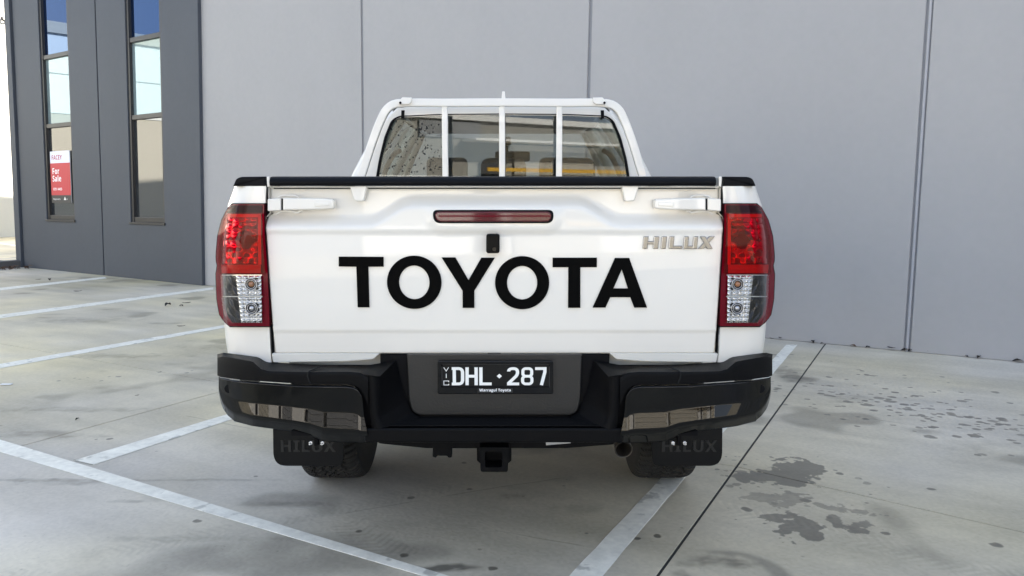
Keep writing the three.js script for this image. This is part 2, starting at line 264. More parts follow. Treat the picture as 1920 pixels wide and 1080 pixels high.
// ------------------------------------------------------------------ buildings
const wallNoise = (c, amp, s) => dataTex(512, 512, (i, j) => { const n = 1 + amp * (fbm(i / 64, j / 128, s, 5, 8) - 0.5) + amp * 0.5 * (fbm(i / 6, j / 6, s + 9, 2) - 0.5); return [c[0] * n, c[1] * n, c[2] * n]; }, true);
const wallBump = rep(grainTex, 1.2);
const uvScale = (g, k) => { const u = g.attributes.uv; for (let i = 0; i < u.count; i++) u.setXY(i, u.getX(i) * k, u.getY(i) * k); return g; };
const lightWall = std(C(1), 0.62, 0, { map: wallNoise([0.382, 0.374, 0.372], 0.08, 70), bumpMap: wallBump, bumpScale: 0.0006 });
const darkWall = std(C(1), 0.6, 0, { map: wallNoise([0.066, 0.074, 0.089], 0.12, 80), bumpMap: wallBump, bumpScale: 0.0006 });
const sealant = std(C(0.26, 0.265, 0.28), 0.7), darkSeal = std(C(0.045, 0.05, 0.058), 0.7), roofMat = std(C(0.35), 0.5, 0.6);
const frameMat = std(C(0.055, 0.052, 0.05), 0.4, 0.4), darkRoom = std(C(0.04, 0.038, 0.035), 0.9);
const HW = 11.4;
const turnOf = (dx, dz) => Math.atan2(-dz, dx);
{
  const b = thing('warehouse', 'long pale grey precast concrete warehouse wall behind the white pickup', 'building', [-4.437, 0, -11.504], turnOf(0.83837, 0.5451));
  const J = [[-0.06, 0, 0], [3.117, 0.0155, 0.034], [6.157, 0.018, 0.034], [9.177, 0.0095, 0.05], [12.4, 0, 0.034], [15.6, 0, 0.034], [18.8, 0, 0.034], [45, 0, 0]];
  for (let i = 0; i + 1 < J.length; i++) {
    const [s0, k0, w0] = J[i], [s1, k1, w1] = J[i + 1];
    add('wall_panel', uvScale(ext(shape([[s0 + w0 / 2, 0], [s1 - w1 / 2, 0], [s1 - w1 / 2 + k1 * HW, HW], [s0 + w0 / 2 + k0 * HW, HW]]), 0.18, -0.18, 0.008, 2), 0.25), lightWall, b);
    if (w1) add('joint_sealant', ext(shape([[s1 - w1 / 2 - .01, 0], [s1 + w1 / 2 + .01, 0], [s1 + w1 / 2 + .01 + k1 * HW, HW], [s1 - w1 / 2 - .01 + k1 * HW, HW]]), 0.05, -0.068), sealant, b);
  }
  add('joint_bead', [tube([[9.177, 0, -0.012], [9.232, 5, -0.012], [9.285, HW, -0.012]], 0.012, 12, 8)], std(C(0.4, 0.4, 0.42), 0.6), b);
  add('roof', bx(51, 0.3, 30, 19.5, HW - 0.4, -15.3), roofMat, b);
  add('side_wall', bx(0.2, HW, 30, 44.8, HW / 2, -15.3), lightWall, b);
}
{
  const b = thing('office_building', 'dark grey painted building front with two tall narrow windows', 'building', [-8.961, 0, -14.64], turnOf(0.82185, 0.5697));
  const sh = 0.045, P = (pts) => pts.map(([s, y]) => [s + sh * y, y]), w = 0.05;
  const holes = { 0: [1.035, 1.985], 1: [3.685, 4.6] };
  const ps = [[0.13, 2.835], [2.865, 5.505]];
  ps.forEach(([s0, s1], i) => {
    const s = shape(P([[s0, 0], [s1, 0], [s1, HW], [s0, HW]])), [h0, h1] = holes[i]; s.holes.push(shape(P([[h0, 0.885], [h1, 0.885], [h1, 6.6], [h0, 6.6]])));
    add('wall_panel', uvScale(ext(s, 0.2, -0.2 + w, 0.006, 2), 0.25), darkWall, b);
  });
  add('corner_pier', uvScale(ext(shape(P([[-0.09, 0], [0.1, 0], [0.1, HW], [-0.09, HW]])), 0.25, -0.2 + w - 0.01, 0.006), 0.25), darkWall, b);
  add('joint_sealant', [ext(shape(P([[2.82, 0], [2.88, 0], [2.88, HW], [2.82, HW]])), 0.05, -0.02), ext(shape(P([[0.09, 0], [0.14, 0], [0.14, HW], [0.09, HW]])), 0.05, -0.03)], darkSeal, b);
  add('side_wall', [bx(0.2, HW, 11, 0.05, HW / 2, -5.7), bx(0.2, HW + 1.45, 23, 0.05, HW / 2 + 0.725, -22.7)], darkWall, b);  // unseen rear part made taller to raise the shadow on the white building
  add('roof', bx(6, 0.3, 33, 3.05, HW - 0.4, -16.9), roofMat, b);
  add('interior_wall', [bx(5.2, 7, 0.1, 2.9, 3.5, -2.6), bx(5.2, 0.06, 2.4, 2.9, 0.03, -1.4), bx(5.2, 0.1, 2.4, 2.9, 6.9, -1.4)], darkRoom, b);
  const mirrorPane = phy(C(0.03, 0.034, 0.038), 0.01, { ior: 2.33 }), skyTintPane = phy(C(0.002, 0.008, 0.03), 0.01, { ior: 2.33, specularColor: C(0.25, 0.5, 1) }), palePane = phy(C(0.2, 0.26, 0.27), 0.02, { ior: 2.33, specularColor: C(0.7, 0.92, 1) });  // top panes coloured blue in place of the sky they would mirror
  for (const i of [0, 1]) {
    const [h0, h1] = holes[i], fr = new THREE.Group(); fr.name = numbered('window'); b.add(fr);
    const bar = (y0, y1) => ext(shape(P([[h0, y0], [h1, y0], [h1, y1], [h0, y1]])), 0.08, -0.06, 0.004), post = (a, c) => ext(shape(P([[a, 0.885], [c, 0.885], [c, 6.6], [a, 6.6]])), 0.1, -0.07, 0.004);
    add('window_frame', [post(h0, h0 + 0.055), post(h1 - 0.055, h1), bar(0.885, 0.96), bar(6.5, 6.6)], frameMat, fr);
    add('transom', bar(2.44, 2.51), frameMat, fr); add('transom', bar(3.58, 3.65), frameMat, fr);
    for (const [y0, y1, m] of [[0.95, 2.45, mirrorPane], [2.5, 3.59, palePane], [3.64, 6.52, skyTintPane]]) add('pane', ext(shape(P([[h0 + 0.05, y0], [h1 - 0.05, y0], [h1 - 0.05, y1], [h0 + 0.05, y1]])), 0.012, -0.03), m, fr);
    add('window_sill', ext(shape(P([[h0 - 0.02, 0.85], [h1 + 0.02, 0.85], [h1 + 0.02, 0.885], [h0 - 0.02, 0.885]])), 0.1, -0.03, 0.004), frameMat, fr);
  }
  // estate agent's board fixed over the lower pane
  const W = 256, H = 384, cv = document.createElement('canvas'); cv.width = W; cv.height = H; const c = cv.getContext('2d');
  c.fillStyle = '#eef0fb'; c.fillRect(0, 0, W, H); c.fillStyle = '#cf3a40'; c.fillRect(0, 88, W, 240); c.fillStyle = '#3b3836'; c.fillRect(0, 326, W, 58);
  c.fillStyle = '#b3204a'; c.font = 'bold 46px sans-serif'; c.fillText('FACEY', 18, 62, 150);
  c.fillStyle = '#ffffff'; c.font = 'bold 60px sans-serif'; c.fillText('For', 20, 168); c.fillText('Sale', 20, 224); c.font = 'bold 26px sans-serif'; c.fillText('0751 4455', 26, 290, 118);
  c.font = '15px sans-serif'; c.fillText('Megaproperty', 20, 360, 118); c.fillStyle = '#f4f2ee'; c.beginPath(); c.moveTo(160, 362); c.lineTo(176, 336); c.lineTo(190, 362); c.fill(); c.fillText('lle', 194, 360);
  const tx = new THREE.CanvasTexture(cv); tx.colorSpace = THREE.SRGBColorSpace;
  const sg = thing('sale_sign', 'red and white for sale board on the left tall window of the dark facade', 'sign', [0, 0, 0]);
  sg.position.copy(b.position); sg.rotation.copy(b.rotation);
  const body = bx(0.66, 0.875, 0.012, 0, 0, 0), face = new THREE.PlaneGeometry(0.66, 0.875).translate(0, 0, 0.0085);
  const mk = (g) => { const s = new THREE.Matrix4().set(1, sh, 0, 0, 0, 1, 0, 0, 0, 0, 1, 0, 0, 0, 0, 1); return g.applyMatrix4(s).translate(1.555, 1.607, 0.0); };
  add('board', mk(body), std(C(0.7), 0.6), sg); add('print', mk(face), std(C(1), 0.5, 0, { map: tx }), sg);
}
const N2 = [0.887, 0.462];
{
  const sunlit = std(C(1), 0.7, 0, { map: wallNoise([0.78, 0.76, 0.68], 0.06, 90) });
  const b = thing('white_building', 'sunlit white building beyond the left end of the dark facade', 'building', [-16.296 - 0.462 * 5, 0, -25.48 + 0.887 * 5], turnOf(0.462, -0.887));
  add('wall', uvScale(ext(shape([[0, 0], [34, 0], [34, 9.2], [0, 9.2]]), 0.3, -0.3), 0.25), sunlit, b);
  add('roof', bx(34, 0.3, 16, 17, 8.9, -8.3), roofMat, b); add('side_wall', bx(0.3, 9.2, 16, 0.15, 4.6, -8.3), sunlit, b);
  const q = thing('wall_fitting', 'small dark curved fitting high on the sunlit white wall', 'wall fitting', [0, 0, 0]); q.position.copy(b.position); q.rotation.copy(b.rotation);
  add('bracket', tube([[5.55, 6.9, 0.0], [5.54, 6.8, 0.06], [5.6, 6.77, 0.1], [5.7, 6.8, 0.1]], 0.035, 12, 6), std(C(0.03), 0.6), q);
}
{
  const beige = std(C(1), 0.75, 0, { map: wallNoise([0.52, 0.51, 0.45], 0.06, 95) }), white = std(C(0.78, 0.84, 0.85), 0.5), grey = std(C(0.3, 0.31, 0.33), 0.6);
  const b = thing('side_warehouse', 'beige and white warehouse across the yard, seen mirrored in the windows', 'building', [-16.296 - 0.462 * 34, 0, -25.48 + 0.887 * 34], turnOf(0.462, -0.887));
  add('lower_wall', bx(26, 3.9, 0.3, 13, 1.95, -0.15), beige, b);
  for (let i = 0; i < 4; i++) add('cladding_panel', bx(6.46, 1.22, 0.34, 3.25 + 6.5 * i, 4.52, -0.15), white, b), add('cladding_panel', bx(6.46, 1.22, 0.34, 3.25 + 6.5 * i, 5.77, -0.15), white, b);
  add('parapet', bx(26.2, 0.35, 0.5, 13, 6.56, -0.15), beige, b); add('roof', bx(26, 0.2, 18, 13, 6.2, -9.3), roofMat, b);
  add('roller_door', [bx(4, 3.3, 0.1, 7, 1.65, 0.05), ...seq(10).map((t) => cyl(0.03, 4, 7, 0.1 + t * 3.1, 0.1, 'x', 8))], grey, b);
}
{
  // the unit that stands opposite, behind the photographer: only its reflection and its bounced light reach the picture
  const cream = std(C(1), 0.7, 0, { map: wallNoise([0.3, 0.29, 0.265], 0.06, 99) }), dark = std(C(0.035, 0.036, 0.04), 0.5), white = std(C(0.8), 0.5), yellow = std(C(0.75, 0.42, 0.02), 0.5), mid = std(C(0.24, 0.25, 0.27), 0.6), light = std(C(0.5, 0.48, 0.43), 0.6);
  const n = [-0.5451, 0.83837], b = thing('opposite_warehouse', 'pale warehouse with dark doors and a yellow rail, mirrored in the rear window', 'building', [n[0] * 24 + 44 * 0.838, 0, n[1] * 24 + 44 * 0.545], turnOf(-0.83837, -0.5451));
  add('wall', uvScale(bx(66, 4.7, 0.3, 33, 2.35, -0.15), 0.3), cream, b);
  for (const s of [3, 14.5, 26, 37.5, 49]) { add('roller_door', [bx(4.6, 3.4, 0.1, s, 1.7, 0.05), ...seq(14).map((t) => cyl(0.025, 4.6, s, 0.1 + t * 3.2, 0.1, 'x', 8))], s === 37.5 ? mid : light, b); add('door_head', bx(5, 0.25, 0.3, s, 3.52, 0.15), white, b); add('side_window', bx(1.1, 2.6, 0.08, s + 3.6, 1.5, 0.04), dark, b); add('fascia_panel', bx(3, 0.7, 0.08, s + 5.6, 4.2, 0.04), mid, b); }
  for (const [a, b2] of [[0, 0.6], [5.4, 6], [7.3, 12.1], [16.9, 17.5], [18.8, 23.6], [28.4, 29], [30.3, 35.1], [39.9, 40.5], [41.8, 46.6], [51.4, 52], [53.3, 66]]) add('dado_panel', bx(b2 - a, 2.2, 0.04, (a + b2) / 2, 1.1, 0.02), white, b);
  add('awning', [bx(31, 0.1, 1.2, 15.5, 3.75, 0.6)], white, b); add('crash_rail', bx(30, 0.16, 0.12, 15, 2.5, 0.5), yellow, b); add('gutter', bx(66.4, 0.25, 0.5, 33, 4.75, -0.05), white, b);
  add('roof', bx(66, 0.2, 16, 33, 4.5, -8.3), roofMat, b);
}
{
  const k = thing('kerb', 'low concrete kerb at the left foot of the dark facade', 'kerb', [-9.02, 0, -14.62], turnOf(-0.462, 0.887));
  add('kerb_stone', rb(0.98, 0.14, 0.22, 0.02, 0.5, 0.06, 0), std(C(0.12, 0.115, 0.11), 0.9), k); add('kerb_stone', rb(0.98, 0.14, 0.22, 0.02, 1.5, 0.06, 0), std(C(0.13, 0.12, 0.115), 0.9), k); add('kerb_stone', rb(0.98, 0.14, 0.22, 0.02, 2.5, 0.06, 0), std(C(0.12, 0.115, 0.11), 0.9), k);
  add('soil', bx(3, 0.1, 5.0, 1.5, 0.05, 2.62), std(C(0.045, 0.035, 0.028), 1), k);
}

// ------------------------------------------------------------------ the pickup
const T = thing('pickup_truck', 'white double-cab pickup seen square from behind with big black lettering on its tailgate', 'pickup truck', [TX, 0, TZ]);
const part = (name, parent = T) => { const g = new THREE.Group(); g.name = numbered(name); parent.add(g); return g; };
const font = await new FontLoader().loadAsync('fonts/droid/droid_sans_bold.typeface.json');

// --- tailgate
{
  const tg = part('tailgate');
  const yT = Yv(351), yB = Yv(663.5), yLedgeSide = Yv(409.5), yLedgeMid = Yv(372);
  const half = (y) => (y > yLedgeSide + 0.012 ? lerp(0.729, 0.733, sm(yLedgeSide + 0.012, yLedgeSide + 0.03, y)) : interp([[yB, 0.7285], [yLedgeSide, 0.744], [yLedgeSide + 0.02, 0.735]], y));
  const ledge = (x) => { const u = Math.abs(x); return lerp(yLedgeMid, yLedgeSide, sm(0.265, 0.415, u)); };
  const R = 0.006, round = (d) => (d < R ? R - Math.sqrt(Math.max(0, R * R - (R - d) * (R - d))) : 0);
  const lampX = Xu(1037, 406) - 0.004, lampY = Yv(406);
  const ht = (x, y) => {
    const d = ledge(x) - y, up = 1 - sm(-0.012, 0.034, d);                                       // 1 in the sunk band under the cap
    let z = -0.034 * up;
    const t = clamp((y - yB) / (yLedgeSide - yB), 0, 1.3);
    z += -0.02 * (t - 0.55) ** 2 * (1 - up);
    z += -0.0035 * sm(Yv(622) + 0.006, Yv(622) - 0.006, y) - 0.25 * Math.max(0, Yv(624) - y) * 0.2; // the fold near the lower edge
    z += 0.004 * sm(yLedgeSide - 0.055, yLedgeSide - 0.035, y) * (1 - up);                         // shoulder under the ledge
    const q = Math.hypot(Math.max(0, Math.abs(x) - 0.165) / 1, (y - lampY)) ; z += 0.006 * (1 - sm(0.03, 0.065, q)) * (1 - up * 0.5);
    return z;
  };
  const edge = [0, 0.0005, 0.0012, 0.0024, 0.0042, 0.006], A = [...edge.map((e) => e / 1.46), ...seq(150, 0.02, 0.98), ...edge.map((e) => 1 - e / 1.46).reverse()], B = [...edge.map((e) => e / 0.55), ...seq(110, 0.03, 0.97), ...edge.map((e) => 1 - e / 0.55).reverse()];
  const f = (a, b) => { const y = lerp(yB, yT, b), h = half(y), x = lerp(-h, h, a), d = Math.min(a * 2 * h, (1 - a) * 2 * h), e = Math.min(b, 1 - b) * (yT - yB); return [x, y, ht(x, y) - round(d) - round(e)]; };
  const skin = grid(A, B, f, 0.9);
  const rim = grid([0, 1], seq(40), (a, b) => [-half(lerp(yB, yT, b)), lerp(yB, yT, b), -0.01 - a * 0.05], 0.5), rim2 = mirror(rim), low = grid(seq(1), [0, 1], (a, b) => [lerp(-0.7285, 0.7285, a), yB, -0.012 - b * 0.06]), hi = grid(seq(1), [0, 1], (a, b) => [lerp(-0.733, 0.733, a), yT, -0.044 - b * 0.03]);
  add('outer_skin', [skin, rim, rim2, low, hi, bx(1.43, yT - yB - 0.01, 0.01, 0, (yT + yB) / 2, -0.075)], M.paint, tg);
  add('tailgate_cap', ext(rounded([[-0.05, Yv(348.5)], [0.012, Yv(348.5)], [0.016, Yv(340)], [0.002, Yv(331)], [-0.05, Yv(330)]].map(([z, y]) => [z, y]), [0.002, 0.006, 0.012, 0.016, 0.002]), Xu(1341.5, 340) - Xu(507, 340), 0, 0.003).rotateY(-Math.PI / 2).translate(Xu(1341.5, 340), 0, 0), M.capBlack, tg);
  add('cap_trim', [bx(1.452, 0.004, 0.03, 0, Yv(350.5), -0.02), bx(1.45, 0.003, 0.02, 0, Yv(355), -0.033)], M.dullPaint, tg);
  add('gap_line', [bx(1.44, 0.0035, 0.02, 0, Yv(353), -0.038)], M.gap, tg);
  for (const s of [-1, 1]) {
    // end plates of the cap
    add('cap_end', side(ext(rounded(poly([[500.5, 331], [506, 331], [507, 349], [502, 351]], 0), 0.003), 0.055, -0.05, 0.002), s), M.paint, tg);
    // bracket under the cap
    add('cap_bracket', side(ext(rounded(poly([[656, 350], [688, 350], [682, 378], [664, 377]], 0.0), [0.001, 0.001, 0.008, 0.008]), 0.035, -0.034, 0.004, 3), s), M.paint, tg);
    // lever latch
    const L = part('latch_handle', tg);
    add('lever', side(merge([ext(rounded(poly([[532, 371], [600, 372], [627, 373.5], [627, 391], [600, 393], [532, 394]], 0), [0.003, 0.004, 0.008, 0.008, 0.004, 0.003]), 0.034, -0.022, 0.005, 4), ext(rounded(poly([[592, 378.5], [621, 379], [621, 386], [592, 387]], 0), 0.004), 0.006, 0.009, 0.002)]), s), M.paint, L);
    add('hinge_block', side(ext(rounded(poly([[503.5, 373], [528.5, 371.5], [528.5, 394.5], [503.5, 396]], 0), 0.004), 0.038, -0.026, 0.004, 3), s), M.paint, L);
    add('latch_gap', side(ext(shape(poly([[528, 372.5], [532.5, 372.5], [532.5, 393.5], [528, 393.5]], 0)), 0.028, -0.022), s), M.gap, L);
    const w = (l, z) => l.map(([u, v]) => [...at(u, v), z]);
    for (const g of [tube(w([[519, 371], [526, 367.5], [540, 366.3], [553, 367.5], [559, 371.5]], -0.010), 0.0032, 20, 6), tube(w([[517, 401], [527, 396.5], [545, 396.5], [557, 398.5], [563, 394.5], [567, 397]], -0.006), 0.0034, 24, 6)]) add('wire_loop', side(g, s), M.paint, L);
  }
  // stop lamp
  const bl = part('brake_lamp', tg), O = (p, z) => rounded(poly(p, z), [0.018, 0.018, 0.022, 0.022]);
  add('lamp_bezel', ext(O([[811, 393.5], [1038, 393.5], [1037, 418.5], [814, 418.5]]), 0.014, -0.004, 0.003), M.black, bl);
  add('lamp_lens', ext(O([[815, 396.5], [1034, 396.5], [1033, 415.5], [818, 415.5]]), 0.01, 0.004, 0.004, 4), phy(C(0.085, 0.004, 0.01), 0.05, { ior: 1.5 }), bl);
  add('lamp_rib', [rb(0.36, 0.006, 0.004, 0.0018, 0, Yv(405), 0.0135), ...seq(16, -0.17, 0.17).map((x) => bx(0.0012, 0.02, 0.002, x, Yv(406), 0.0135))], M.redBody, bl);
  // reversing camera
  const cam = part('reversing_camera', tg);
  add('camera_housing', ext(rounded(poly([[912, 438], [937, 438], [937, 474], [912, 474]], 0), 0.009), 0.04, -0.012, 0.006, 4), phy(C(0.002), 0.3, { specularIntensity: 0.22 }), cam);
  add('camera_lens', cyl(0.0065, 0.01, 0, Yv(466), 0.028, 'z', 18), M.gloss, cam);
  // big lettering
  const letter = (s) => add('letter', ext(s, 0.004, 0.0005, 0.0006, 1), M.decal, tg);
  const P = (l) => poly(l, 0);
  const ringL = (cx, cy, rx, ry, ix, iy) => { const [x, y] = at(cx, cy), k = TZ / 1500 * -1, s = new THREE.Shape(); s.absellipse(x, y, rx * k, ry * k, 0, Math.PI * 2); const h = new THREE.Path(); h.absellipse(x, y, ix * k, iy * k, 0, Math.PI * 2); s.holes.push(h); return new THREE.ExtrudeGeometry(s, { depth: 0.0035, bevelEnabled: false, curveSegments: 40 }).translate(0, 0, 0.0005); };
  letter(shape(P([[635.5, 481], [719.5, 481.5], [719.5, 500], [691, 500], [693, 576], [671, 576], [668.5, 500], [635.5, 499.5]])));
  add('letter', ringL(777, 529.3, 51.3, 50.4, 28.6, 31.8), M.decal, tg);
  letter(shape(P([[828, 482.5], [854, 482.5], [878.5, 525], [902.5, 483], [928, 483], [889.5, 545], [889.5, 577], [867.5, 577], [867.5, 545]])));
  add('letter', ringL(979, 530, 51, 50.3, 28.4, 31.6), M.decal, tg);
  letter(shape(P([[1036, 483], [1119, 483], [1119, 501], [1088, 501], [1088, 577], [1065, 577], [1065.5, 501], [1036, 501]])));
  { const s = shape(P([[1111, 576.5], [1153, 483.5], [1179.5, 483.5], [1213, 576.5], [1189, 576.5], [1181.5, 557], [1144, 557], [1135, 576.5]])); s.holes.push(shape(P([[1150, 540.5], [1177, 540.5], [1165.5, 505]]))); letter(s); }
  // chrome badge
  const bd = part('badge', tg), B2 = (l, d = 0.006) => ext(shape(P(l)), d, 0.0, 0.0018, 2), sl = (u0, u1, v0 = 443, v1 = 466.5, k = 2.2) => [[u0 + k * (v1 - v0) / 23, v0], [u1 + k * (v1 - v0) / 23, v0], [u1, v1], [u0, v1]];
  const cs = (name, gs) => add('badge_letter', gs, M.chrome, bd);
  cs('H', [B2(sl(1204.5, 1213.5)), B2(sl(1224, 1233.5)), B2(sl(1212, 1226, 452, 458), 0.0055)]);
  cs('I', [B2(sl(1238.5, 1248))]);
  cs('L', [B2(sl(1253, 1262)), B2(sl(1260, 1278, 460.5, 466.5), 0.0055)]);
  cs('U', [B2(sl(1280.5, 1289)), B2(sl(1298, 1306.5)), B2(sl(1287, 1300, 460.5, 466.5), 0.0055)]);
  cs('X', [B2([[1312, 443], [1322, 443], [1336, 466.5], [1325, 466.5]]), B2([[1329, 443], [1340, 443], [1319, 466.5], [1308, 466.5]], 0.0055)]);
  // striker under the tailgate
  add('striker', [ext(shape(poly([[908, 663], [945, 663], [940, 672], [914, 672]], -0.03)), 0.02, -0.03, 0.002)], std(C(0.5), 0.5, 0.3), tg); add('striker_gap', ext(shape(poly([[914, 662], [939, 662], [936, 667.5], [917, 667.5]], -0.009)), 0.003, -0.009), M.gap, tg);
}

// --- bed corners, sides, caps and lamps
const outer = [[Yv(690), Xu(429, 690)], [Yv(662), Xu(427, 662)], [Yv(640), Xu(423.5, 640)], [Yv(612), Xu(421, 612)], [Yv(560), Xu(418, 560)], [Yv(500), Xu(417, 500)], [Yv(440), Xu(420, 440)], [Yv(385), Xu(427.5, 385)], [Yv(349), Xu(440, 349)]];
const inner = [[Yv(690), Xu(510, 690)], [Yv(663), Xu(507.5, 663)], [Yv(423), Xu(496.5, 423)], [Yv(408), Xu(497.5, 408)], [Yv(398), Xu(497, 398)], [Yv(349), Xu(499, 349)]];
const cornerZ = (x, y) => { const xo = interp(outer, y), w = 0.07, d = clamp((xo + w - x) / w); return -0.012 - 0.062 * (1 - Math.sqrt(Math.max(0, 1 - d * d))) - 0.01 * clamp((x + 0.74) / -0.15, 0, 1); };
for (const s of [-1, 1]) {
  const bs = part('bed_side');
  const y0 = Yv(688), y1 = Yv(349);
  const front = grid([...seq(10, 0, 0.5), ...seq(18, 0.54, 1)], seq(50), (a, b) => { const y = lerp(y0, y1, b), x = lerp(interp(inner, y), interp(outer, y), a); return deep(x, y, cornerZ(x, y)); }, 1.0);
  const lowEdge = (z) => Math.max(lerp(y0, 0.56, sm(-0.084, -0.3, z)), Math.abs(z + 0.99) < 0.47 ? 0.42 + Math.sqrt(0.47 ** 2 - (z + 0.99) ** 2) : 0);
  const flankAt = (z, b) => {
    const a = (z + 0.084) / -1.516, yy = lerp(y0, y1, b), y = lerp(lowEdge(z), y1, b), bulge = 0.035 * Math.sin(Math.min(1, a * 4) * Math.PI / 2) * Math.sin(b * Math.PI) ** 0.7, e = deep(interp(outer, yy), yy, -0.084);
    return [e[0] - bulge - 0.02 * a * (1 - b), y - (yy - e[1]) * (1 - sm(0, 0.2, a)), z];
  };
  const flank = grid(seq(120), seq(30), (a, b) => flankAt(lerp(-0.084, -1.6, a), b), 1.2);
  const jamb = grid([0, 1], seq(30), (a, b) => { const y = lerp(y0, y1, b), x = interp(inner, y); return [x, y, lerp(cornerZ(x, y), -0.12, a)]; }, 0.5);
  add('corner_panel', side(front, s), M.paint, bs); add('shade_jamb', side(jamb, s), M.gap, bs);  // jamb coloured near-black to stand for the shade in the tailgate gap
  add('side_panel', side(flank, s), M.paint, bs);
  // wheel arch flare
  add('wheel_arch', side(tube(seq(24, 0.1, 0.9).map((t) => { const z = -0.99 + 0.468 * Math.cos(t * Math.PI), p = flankAt(z, 0); return [p[0] - 0.012, p[1] + 0.004, z]; }), 0.026, 60, 8), s), M.paint, bs);
  add('inner_wall', side(bx(0.03, 0.5, 1.45, -0.715, 1.06, -0.86), s), M.paint, bs);
  add('rail_cap', side(ext(rounded(poly([[438.5, 349], [444, 336], [452, 331.5], [499.5, 331], [499.5, 349]], -0.03), [0.003, 0.006, 0.012, 0.003, 0.003]), 1.5, -1.52, 0.004, 3), s), M.capBlack, bs);
  add('gap_strip', side(merge([ext(shape(poly([[497, 396], [503, 396], [503, 372], [498, 372]], -0.03)), 0.02, -0.09), bx(0.022, 0.55, 0.01, -0.728, 1.03, -0.085)]), s), M.gap, bs);
  // tail lamp
  const tl = part('tail_lamp', bs);
  const LO = [[383, 436], [386, 430], [394, 425], [413, 415.5], [442, 408], [470, 405.5], [487, 404.8], [497, 407], [507, 406], [514, 404.5], [562, 406.5], [590, 411.5], [600, 418], [607, 424], [611, 432]], LI = [[383, 495], [398, 495], [442, 496], [514, 501.5], [560, 503.5], [611, 505]];
  const lz = (x, y) => cornerZ(Math.max(x, interp(outer, y) + 0.001), y) + 0.02 - 0.08 * clamp((interp(outer, y) + 0.012 - x) / 0.05, 0, 1) ** 1.5;
  const shell = (v0, v1, e0, e1, off, na, nb, fn = () => 0, li = LI, lo = LO) => grid(seq(na), seq(nb), (a, b) => { const v = lerp(v0, v1, b), u = lerp(interp(li, v) - e0, interp(lo, v) + e1, a), [x, y] = at(u, v); return deep(x, y, lz(x, y) + off + fn(a, b)); }, 1.0);
  const skirt = (v0, v1, off) => { const G = []; for (const e of [0, 1]) G.push(grid([0, 1], seq(40), (a, b) => { const v = lerp(v0, v1, b), u = interp(e ? LO : LI, v), [x, y] = at(u, v); return deep(x, y, lz(x, y) + off).map((q, i) => q - (i === 2 ? a * 0.06 : 0)); })); for (const v of [v0, v1]) G.push(grid(seq(12), [0, 1], (a, b) => { const u = lerp(interp(LI, v), interp(LO, v), a), [x, y] = at(u, v); return deep(x, y, lz(x, y) + off).map((q, i) => q - (i === 2 ? b * 0.05 : 0)); })); return G; };
  add('lamp_gasket', side(merge([shell(381, 613.5, -2.5, -1, -0.004, 14, 30), ...skirt(381, 613.5, -0.004)]), s), M.black, tl);
  add('lamp_housing', side(merge([shell(383, 611.5, 0, 0, 0.002, 24, 60), ...skirt(383, 611.5, 0.002)]), s), M.redBody, tl);
  add('smoked_band', side(shell(385, 399, 3, 2.5, 0.004, 14, 4), s), M.smoke, tl);
  const pil = (nx, ny, k) => (a, b) => k * (Math.abs(Math.sin(a * nx * Math.PI)) * Math.abs(Math.sin(b * ny * Math.PI))) ;
  const ILI = [[383, 488], [500, 489], [611, 491]], ILO = [[399, 426], [420, 421], [450, 416], [492, 414.5], [514, 416], [570, 418], [592, 424], [604, 433]];
  add('red_reflector', side(shell(408, 494, 6, 3, 0.002, 70, 90, (a, b) => 0.0035 * Math.abs(Math.sin(a * 5 * Math.PI)) * Math.abs(Math.sin(b * 8 * Math.PI)) * sm(0.75, 0.5, b) + 0.012 * vn(a * 6, b * 8, 3) + 0.01 * a * a - 0.02 * Math.exp(-(((a - 0.3) / 0.22) ** 2) - ((b - 0.52) / 0.2) ** 2), ILI, ILO), s), M.redFoil, tl);
  add('light_guide', side(merge([shell(401.5, 407.5, 0, 2, 0.006, 16, 3, () => 0, ILI, ILO), grid(seq(3), seq(20), (a, b) => { const v = lerp(401, 496, b), u = lerp(interp(ILI, v) + 1, interp(ILI, v) - 5, a), [x, y] = at(u, v); return deep(x, y, lz(x, y) + 0.006); })]), s), M.guide, tl);
  add('reflector_bar', side(shell(496, 512, 0, 0, 0.007, 14, 6, (a, b) => 0.002 * Math.sin(b * Math.PI), ILI, ILO), s), M.redBar, tl);
  for (const [v0, v1, n] of [[516.5, 555.5, 5], [556.5, 605, 6]]) {     // facets towards the middle, plain dark mirror towards the outside
    const cut = (t) => ILI.map(([v, u]) => [v, lerp(u, interp(ILO, v), t)]);
    add('clear_reflector', side(shell(v0, v1, 0, 0, 0.012, 60, 48, (a, b) => 0.008 * Math.abs(Math.sin(a * 4 * Math.PI)) * Math.abs(Math.sin(b * n * Math.PI)) - 0.008 * (1 - Math.abs(2 * a - 1)), ILI, cut(0.66)), s), M.foil, tl);
    add('dark_reflector', side(shell(v0, v1, 0, 2, 0.008, 30, 24, (a, b) => 0.004 * Math.sin(a * 9) * Math.sin(b * 8 + a * 3), cut(0.66), ILO), s), M.darkFoil, tl);
  }
  for (const [v0, v1, o] of [[555, 557, 0.022], [515, 516.6, 0.02]]) add('lamp_divider', side(shell(v0, v1, -2, 0, o, 10, 2, () => 0, ILI, ILO), s), M.foil, tl);
